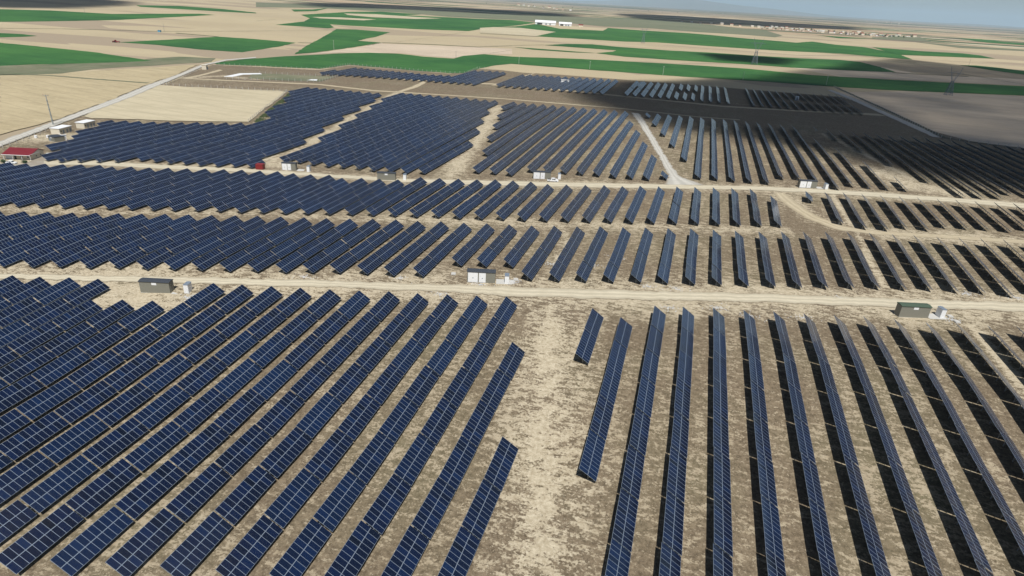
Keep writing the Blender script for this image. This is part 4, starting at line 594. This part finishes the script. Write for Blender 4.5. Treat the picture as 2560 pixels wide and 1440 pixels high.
def pylon(pt, h, rz, label):
    x, y = pt; p = empty('lattice_pylon', (x, y, gz(x, y)), rz); tag(p, label, 'pylon', 'lattice power pylons')
    hw = h * .5; b = h * .11; wv = h * .035; mb = MB(); t = .34
    c = [(-b, -b), (b, -b), (b, b), (-b, b)]; c2 = [(u * wv / b, v * wv / b) for u, v in c]
    for (a0, a1), (b0, b1) in zip(c, c2): mb.bar((a0, a1, -.5), (b0, b1, hw), t)
    n = 5
    for i in range(n):
        f0, f1 = i / n, (i + 1) / n; q0 = [((1 - f0) * u + f0 * s, (1 - f0) * v + f0 * w_, hw * f0) for (u, v), (s, w_) in zip(c, c2)]; q1 = [((1 - f1) * u + f1 * s, (1 - f1) * v + f1 * w_, hw * f1) for (u, v), (s, w_) in zip(c, c2)]
        for k in range(4): mb.bar(q0[k], q1[(k + 1) % 4], t * .5); mb.bar(q0[(k + 1) % 4], q1[k], t * .5); mb.bar(q1[k], q1[(k + 1) % 4], t * .5)
    mb.obj('tower', M['lattice'], p)
    mb = MB(); a = h * .19
    for s in (-1, 1):
        mb.bar((s * wv, 0, hw), (s * a * .8, 0, h * .8), t); mb.bar((0, 0, hw), (s * a * .5, 0, h * .8), t * .6); mb.bar((s * a * .8, 0, h * .8), (s * a, 0, h), t)
        for i in range(4): u = i / 4; mb.bar((s * (wv + (a * .8 - wv) * u), 0, hw + (h * .8 - hw) * u), (s * a * .5 * (u + .25), 0, hw + (h * .8 - hw) * (u + .25)), t * .5)
    mb.obj('fork', M['lattice'], p)
    mb = MB(); mb.bar((-a * 1.5, 0, h * .8), (a * 1.5, 0, h * .8), t); mb.bar((-a * .8, 0, h * .84), (a * .8, 0, h * .84), t * .6)
    for i in range(8): u = -a * .8 + a * .2 * i; mb.bar((u, 0, h * .8), (u + a * .1, 0, h * .84), t * .4)
    mb.obj('crossarm', M['lattice'], p)
pylon(PT['p1'], 30, R(5), 'tall grey lattice pylon standing in the shaded brown field')
pylon(PT['p2'], 38, R(8), 'lattice pylon rising over the shaded green strip of the middle plain')
pylon(PT['p3'], 34, R(8), 'smallest lattice pylon, at the edge of the far green field')

M['verge'] = mat_field('weedy verge', (.07, .075, .05), (.12, .11, .07), .3, .1)
M['stone'] = plain('grey stone', (.50, .51, .52), .9, 0, .2)
PL = ['small concrete cable pit on bare soil beside the two-door kiosk, near road', 'small concrete cable pit beyond the cabinet of the two-door kiosk', 'small concrete cable pit by the cabinet of the green-roofed kiosk', 'concrete cable pit between the green-roofed kiosk cabinet and the racks']
# ------------------------------------------------------------------ fences
FL = {'north': 'post and wire fence along the lower edge of the long green field', 'J': 'fence right behind the small blue racks below the green field', 'J2': 'fence bending round the white cabinet between the far blue blocks',
 'right': 'dark fence along the shaded perimeter road, upper stretch', 'right2': 'dark fence running behind the shaded racks to the picture edge', 'left': 'fence between the gravel road and the red-roofed house',
 'left2': 'fence climbing beside the gravel road to the beige hut', 'pale': 'fence along the upper edge of the big pale field', 'pale2': 'fence between the big pale field and the stepped blue racks',
 'comp1': 'fence in front of the green compound with white slabs', 'comp2': 'short fence closing the compound on the side of the blue racks', 'comp3': 'fence behind the green compound with white slabs'}
post_me = MB().box(-.11, .11, -.11, .11, -.3, 2.3).add([(-.06, -.06, 2.3), (.06, -.06, 2.3), (.06, .4, 2.7), (-.06, .4, 2.7), (0, 0, 2.2)], [(0, 1, 2, 3), (0, 3, 4), (1, 4, 2), (0, 4, 1), (3, 2, 4)]).mesh('fence_post', M['concrete'])
def fence(key, pl):
    x0, y0 = pl[0]; f = empty('wire_fence', (x0, y0, gz(x0, y0))); z00 = gz(x0, y0); tag(f, FL[key], 'fence', 'perimeter fences')
    P = np.array(pl, float); s = np.r_[0, np.cumsum(np.hypot(*np.diff(P, axis=0).T))]; n = max(2, min(95, int(s[-1] / 5))); T = np.linspace(0, s[-1], n)
    pts = [(float(np.interp(t, s, P[:, 0])), float(np.interp(t, s, P[:, 1]))) for t in T]
    for i, (x, y) in enumerate(pts): link('fence_post', post_me, f, (x - x0, y - y0, gz(x, y) - z00), math.atan2(P[-1][1] - P[0][1], P[-1][0] - P[0][0]))
    mb = MB()
    for (xa, ya), (xb, yb) in zip(pts[:-1], pts[1:]):
        for h in (.15, .6, 1.1, 1.6, 2.1): mb.bar((xa - x0, ya - y0, gz(xa, ya) - z00 + h), (xb - x0, yb - y0, gz(xb, yb) - z00 + h), .035)
    mb.obj('wire_mesh', M['steel'], f)
for key, pl in FENCES: fence(key, pl)
VG = [(x + 2.6, y + 1.4) for x, y in FENCES[[k for k, _ in FENCES].index('right')][1]] + [(x + 2.6, y + 1.4) for x, y in FENCES[[k for k, _ in FENCES].index('right2')][1][1:]]
strip('weedy_verge', [(x - 1.4, y - .8) for x, y in VG], [(x + 2.2, y + 1.6) for x, y in VG], .30, M['verge'], .7)
for i, (x, y) in enumerate(PITS):
    tag(MB().box(-.7, .7, -.7, .7, -.2, .35).box(-.55, .55, -.55, .55, .351, .45).obj('cable_pit', M['concrete'], None, (x, y, gz(x, y)), RA), PL[i], 'cable pit', 'concrete cable pits')
mb = MB(); r = random.Random(5)
for x, y in RUB:
    for _ in range(70):
        a, d = r.uniform(0, 6.3), abs(r.gauss(0, 1.3)); X_, Y_ = x + math.cos(a) * d * 1.5, y + math.sin(a) * d; s = r.uniform(.08, .24); z = gz(X_, Y_) + .05; q = r.uniform(0, 3)
        v = [(X_ + math.cos(q + k * 2.1) * s * r.uniform(.7, 1.2), Y_ + math.sin(q + k * 2.1) * s, z) for k in range(3)] + [(X_, Y_, z + s * .9)]
        mb.add(v, [(0, 1, 3), (1, 2, 3), (2, 0, 3)])
o = mb.obj('rubble', M['stone']); tag(o, 'scattered pale grey rubble at the row ends beside the near road', 'rubble', kind='stuff')
# compound slabs
def flat(name, pts, label, cat, mat, h=.35):
    x0, y0 = pts[0]; z0 = gz(x0, y0); n = len(pts); v = [(x - x0, y - y0, gz(x, y) - z0 - .1) for x, y in pts] + [(x - x0, y - y0, gz(x, y) - z0 + h) for x, y in pts]
    mb = MB().add(v, [tuple(range(n))[::-1], tuple(range(n, 2 * n))] + [(i, (i + 1) % n, n + (i + 1) % n, n + i) for i in range(n)]); o = mb.obj(name, mat, None, (x0, y0, z0)); return tag(o, label, cat)
flat('white_slab', SLAB1, 'white angled slab lying in the fenced compound', 'slab', M['white'])
flat('white_slab', SLAB2, 'small white slab at the compound corner near the blue racks', 'slab', M['white'])
tag(drape('pasture', GRASS, .2, M['rough']), kind='structure')
tag(drape('concrete_yard', YARD, .125, M['gravel']), kind='structure')
# scattered kit by the house
for (dx, dy, l) in ((0, 0, 'white drum lying on the brown yard behind the fence'), (4.5, 3.2, 'white drum beside loose pipes, close to the gabled kiosk')):
    x, y = PT['junk'][0] + dx, PT['junk'][1] + dy
    tag(MB().tube((0, 0, 0), (0, 0, 1.3), .75, .75, 12).add([(-.5, -.5, 1.301), (.5, -.5, 1.301), (.5, .5, 1.301), (-.5, .5, 1.301), (0, 0, 1.5)], [(0, 1, 4), (1, 2, 4), (2, 3, 4), (3, 0, 4)]).obj('white_drum', M['white'], None, (x, y, gz(x, y))), l, 'drum', 'white drums in the yard')
x, y = PT['junk'][0] + 9, PT['junk'][1] + 7; pp = empty('pipe_stand', (x, y, gz(x, y))); tag(pp, 'crossed white pipes on trestles beside the gravel road fence', 'pipes')
for a0, b0 in (((-3, -1, .6), (3, 1.2, 1.6)), ((-2.5, 1.5, 1.5), (3, -1.2, .7)), ((-1, -2, .5), (1.5, 2.4, 1.4))): MB().tube(a0, b0, .12).obj('pipe', M['white'], pp)
for s in (-1.8, 1.8): MB().bar((s, 0, -.1), (s, 0, 1.1), .12).obj('trestle', M['steel'], pp)
# machines far out
def tractor(x, y, label):
    r = empty('farm_machine', (x, y, gz(x, y)), R(10)); tag(r, label, 'tractor')
    MB().box(-1.8, 1.0, -.8, .8, .8, 1.9).obj('bonnet', M['redpaint'], r); MB().box(1.01, 2.6, -.9, .9, 1.0, 3.1).obj('cab', M['redpaint'], r)
    for wx, rr in ((-1.3, .7), (1.6, 1.1)):
        for s in (-1, 1): MB().tube((wx, s * .95, rr), (wx, s * 1.4, rr), rr, rr, 12).obj('wheel', M['rubber'], r)
    MB().box(2.61, 7, -1.2, 1.2, .7, 1.6).obj('trailer', M['redpaint'], r)
tractor(*PT['tractor'], 'red tractor with trailer at the tip of the diamond green field')
x, y = PT['blue']; r = empty('pump_box', (x, y, gz(x, y)), R(10)); tag(r, 'light blue pump box on a field edge in the sandy plain', 'pump box'); MB().box(-2, 2, -1.5, 1.5, 0, 2.6).obj('body', M['bluebin'], r); MB().box(-2.2, 2.2, -1.7, 1.7, 2.601, 2.8).obj('lid', M['alu'], r)

# ------------------------------------------------------------------ plants
def crown_mesh(name, rad, hgt, n, seed, z0=0.):
    r = random.Random(seed); mb = MB()
    lumps = [(r.uniform(-.5, .5) * rad, r.uniform(-.5, .5) * rad, z0 + hgt * r.uniform(.3, .8), r.uniform(.4, .7) * rad) for _ in range(7)]
    for _ in range(n):
        lx, ly, lz, lr = r.choice(lumps); u = Vector((r.gauss(0, 1), r.gauss(0, 1), r.gauss(0, 1))).normalized() * lr * r.uniform(.6, 1)
        c = Vector((lx, ly, lz)) + u; s = rad * r.uniform(.08, .16); a = Vector((r.gauss(0, 1), r.gauss(0, 1), r.gauss(0, 1))).normalized(); b2 = a.cross(u).normalized() if u.length else a
        mb.add([c - a * s, c + b2 * s * .7, c + a * s, c - b2 * s * .7], [(0, 1, 2, 3)])
    me = bpy.data.meshes.new(name); me.from_pydata(mb.v, [], mb.f); me.materials.append(M['leaf']); return me
CR = [crown_mesh('crown', 4.5, 7, 220, s, 1.5) for s in range(3)]
trunk = MB().tube((0, 0, -.3), (.2, 0, 2.6), .4, .25, 7).bar((.1, 0, 2.2), (1.6, .5, 4.2), .22).bar((.1, 0, 2.3), (-1.3, .4, 4.4), .2).mesh('trunk', M['bark'])
for i, (x, y) in enumerate(TREES):
    t = empty('broadleaf_tree', (x, y, gz(x, y)), random.uniform(0, 6)); s = random.uniform(.8, 1.5); t.scale = (s, s, s)
    tag(t, 'dark round tree among the houses of the far village' if i < 26 else 'small dark tree on the hazy plain near the horizon', 'tree', 'trees of the far village' if i < 26 else 'trees near the horizon')
    link('crown', random.choice(CR), t); link('trunk', trunk, t)
for nm, l in (('bush1', 'green bush before the annex of the red-roofed house'), ('bush2', 'green bush at the veranda corner of the red-roofed house')):
    x, y = PT[nm]; t = empty('garden_bush', (x, y, gz(x, y))); tag(t, l, 'bush', 'bushes by the house'); link('foliage', crown_mesh('foliage', 1.3, 1.5, 500, len(l)), t); MB().tube((0, 0, -.2), (0, 0, .9), .1, .05).obj('stem', M['bark'], t)
# weeds between the pale field fence and the stepped racks
M['weed'] = plain('weeds', (.10, .135, .06), .9, 0, .35, .3)
mb = MB(); r = random.Random(3); (xa, ya), (xb, yb) = WEED
for _ in range(3400):
    u = r.random(); d = abs(r.gauss(0, 2.2)); cl_ = math.sin(u * 40) * .5 + math.sin(u * 93 + 1) * .5
    if cl_ < -.1: continue
    x = xa + (xb - xa) * u + 2.5 + d; y = ya + (yb - ya) * u + r.uniform(-2, 2); z = gz(x, y); h = r.uniform(.3, 1.1); a = r.uniform(0, 3.1); s = .35
    mb.add([(x - math.cos(a) * s, y - math.sin(a) * s, z), (x + math.cos(a) * s, y + math.sin(a) * s, z), (x + math.cos(a) * s * .4, y + math.sin(a) * s * .4, z + h), (x - math.cos(a) * s * .4, y - math.sin(a) * s * .4, z + h)], [(0, 1, 2, 3)])
me = bpy.data.meshes.new('weeds'); me.from_pydata(mb.v, [], mb.f); me.materials.append(M['weed']); tag(link('weeds', me), 'green weeds growing in clumps along the fence of the pale field', 'weeds', kind='stuff')

# ------------------------------------------------------------------ village
hm = []
for i in range(6):
    a, b_, h = 9 + i % 3 * 3, 8 + i % 2 * 3, 4 + (i % 3) * 1.6
    wm = MB().box(-a / 2, a / 2, -b_ / 2, b_ / 2, -.3, h).mesh('wall', M['white' if i % 3 == 0 else 'cream'])
    rm = MB().prism([(-b_ / 2 - .5, h + .01), (b_ / 2 + .5, h + .01), (0, h + 2.2)], -a / 2 - .5, a / 2 + .5, 0, 'x').mesh('roof', M['tile' if i % 2 else 'concrete'])
    hm.append((wm, rm))
HL = ['white house with grey roof in the far village', 'cream house with reddish roof in the far village', 'small cream house with grey roof in the far village', 'white house with reddish roof in the far village', 'low cream house with grey roof in the far village', 'tall cream house with reddish roof in the far village']
HL[4] = 'wide cream house with grey roof in the far village'
for j, lst in enumerate((HOUSES, FARHOUSES)):
    for i, (x, y) in enumerate(lst):
        k = random.randrange(6); s = random.uniform(.75, 1.2) * (1.6 if j else 1)
        h = empty('village_house', (x, y, gz(x, y)), random.uniform(-.3, .6)); h.scale = (s, s, s)
        tag(h, HL[k] if j == 0 else HL[k].replace('the far village', 'the hazy settlement near the horizon'), 'house', ('houses of the far village, ' if j == 0 else 'houses of the hazy settlement, ') + ' '.join(HL[k].split()[:2]) + str(k))
        link('wall', hm[k][0], h); link('roof', hm[k][1], h)
x, y = PT['tower']; t = empty('radio_mast', (x, y, gz(x, y))); tag(t, 'thin mast rising above the hazy settlement on the horizon', 'mast'); MB().tube((0, 0, 0), (0, 0, 60), 2.0, .8, 6).obj('shaft', M['lattice'], t); MB().tube((0, 0, 60), (0, 0, 78), .8, .3, 6).obj('antenna', M['lattice'], t)
# far hills
def hills():
    V = []; F = []; n = 90; D = 52000
    for i in range(n):
        t = i / (n - 1); ang = -.5 + 1.25 * t; hgt = 200 * math.exp(-((t - .45) / .08) ** 2) + 560 * math.exp(-((t - .36) / .07) ** 2) + 40 + 25 * math.sin(t * 31) + 15 * math.sin(t * 67 + 1)
        for rr, hh in ((D - 6000, 0), (D, hgt), (D + 8000, 0)): V.append((rr * math.sin(ang), rr * math.cos(ang), hh + 4))
    for i in range(n - 1):
        for j in range(2): a = i * 3 + j; F.append((a, a + 3, a + 4, a + 1))
    me = bpy.data.meshes.new('hills'); me.from_pydata(V, [], F); me.materials.append(M['hill']); return tag(link('hills', me), kind='structure')
M['hill'] = mat_field('bare hillside', (.20, .17, .13), (.15, .15, .11), 0, .0005)
hills()

# ------------------------------------------------------------------ clouds (their shadows lie on the fields)
def mat_cloud():
    m = bpy.data.materials.new('cloud vapour'); m.use_nodes = True; t = m.node_tree; t.nodes.clear()
    o = N(t, 'ShaderNodeOutputMaterial'); mx = N(t, 'ShaderNodeMixShader'); tr = N(t, 'ShaderNodeBsdfTransparent'); df = N(t, 'ShaderNodeBsdfDiffuse'); df.inputs[0].default_value = (.8, .8, .82, 1)
    d = attr(t, 'dens'); n = noise(t, N(t, 'ShaderNodeTexCoord').outputs['Object'], .012, 5, .6)
    f = mth(t, 'ADD', d, mth(t, 'MULTIPLY', mth(t, 'SUBTRACT', n, .5), .5)); f = ramp(t, f, [(.25, 0.), (.75, .85)])
    t.links.new(f, mx.inputs[0]); t.links.new(tr.outputs[0], mx.inputs[1]); t.links.new(df.outputs[0], mx.inputs[2]); t.links.new(mx.outputs[0], o.inputs[0]); return m
M['cloud'] = mat_cloud(); ALT = 1250
def cloud(name, poly, soft, label, thick=40, mx=1.):
    off = sun_v * (ALT / sun_v.z); P = [(x + off.x, y + off.y) for x, y in poly]; X = [p[0] for p in P]; Y = [p[1] for p in P]
    x0, x1, y0, y1 = min(X) - soft, max(X) + soft, min(Y) - soft, max(Y) + soft; cx0, cy0 = (x0 + x1) / 2, (y0 + y1) / 2
    n = 64; gx_ = np.linspace(x0, x1, n); gy_ = np.linspace(y0, y1, n); XX, YY = np.meshgrid(gx_, gy_)
    d = seg_dist(XX, YY, P + [P[0]]); ins = inside(XX, YY, P); sd = np.where(ins, d, -d); dens = np.clip(.5 + sd / (2 * soft), 0, 1) * mx
    th = thick * np.sqrt(np.clip(dens, 0, 1)) * (1 + .35 * np.sin(XX / 45.) * np.cos(YY / 60.)) + .5
    V = np.concatenate([np.stack([XX - cx0, YY - cy0, -th * .25], -1).reshape(-1, 3), np.stack([XX - cx0, YY - cy0, th], -1).reshape(-1, 3)])
    i, j = np.meshgrid(np.arange(n - 1), np.arange(n - 1)); a = j * n + i; q = np.stack([a, a + 1, a + n + 1, a + n], -1).reshape(-1, 4); q2 = q[:, ::-1] + n * n
    B = [k for k in range(n)] + [k * n + n - 1 for k in range(1, n)] + [(n - 1) * n + k for k in range(n - 2, -1, -1)] + [k * n for k in range(n - 2, 0, -1)]
    sd_ = [(B[k], B[(k + 1) % len(B)], B[(k + 1) % len(B)] + n * n, B[k] + n * n) for k in range(len(B))]
    me = bpy.data.meshes.new(name); me.from_pydata(V.tolist(), [], q[:, ::-1].tolist() + (q + n * n).tolist() + sd_)
    A = me.attributes.new('dens', 'FLOAT', 'POINT'); A.data.foreach_set('value', np.tile(dens.ravel(), 2).astype(np.float32)); me.materials.append(M['cloud'])
    return tag(link(name, me, None, (cx0, cy0, ALT)), label, 'cloud', 'fair weather clouds')
cloud('cloud', CLOUDS['main'], 34, 'large flat grey cloud drifting above the shaded part of the plant')
cloud('cloud', CLOUDS['veil'], 30, 'thin veil of cloud above the fallow field beside the plant', mx=.6)
cloud('cloud', CLOUDS['small'], 30, 'small torn cloud above the shaded green strip', mx=.8)
cloud('cloud', CLOUDS['midfar'], 160, 'long cloud above the dark band of the far plain')
cloud('cloud', CLOUDS['far'], 160, 'long cloud above the dark band beside the far village')
cloud('cloud', CLOUDS['corner'], 90, 'broad cloud above the dark corner of the plain')

# ------------------------------------------------------------------ air
mh = bpy.data.materials.new('haze air'); mh.use_nodes = True; t = mh.node_tree; t.nodes.clear()
o = N(t, 'ShaderNodeOutputMaterial'); pv = N(t, 'ShaderNodeVolumePrincipled'); pv.inputs['Color'].default_value = (.62, .82, 1, 1); pv.inputs['Density'].default_value = HAZE * 1.25; pv.inputs['Anisotropy'].default_value = 0.0
t.links.new(pv.outputs[0], o.inputs['Volume'])
hb = MB().box(-66000, 66000, -3500, 95000, -8, 1150).obj('haze', mh); tag(hb, kind='stuff'); hb['label'] = 'thin pale blue haze over the whole plain'
print('objects', len(bpy.data.objects))
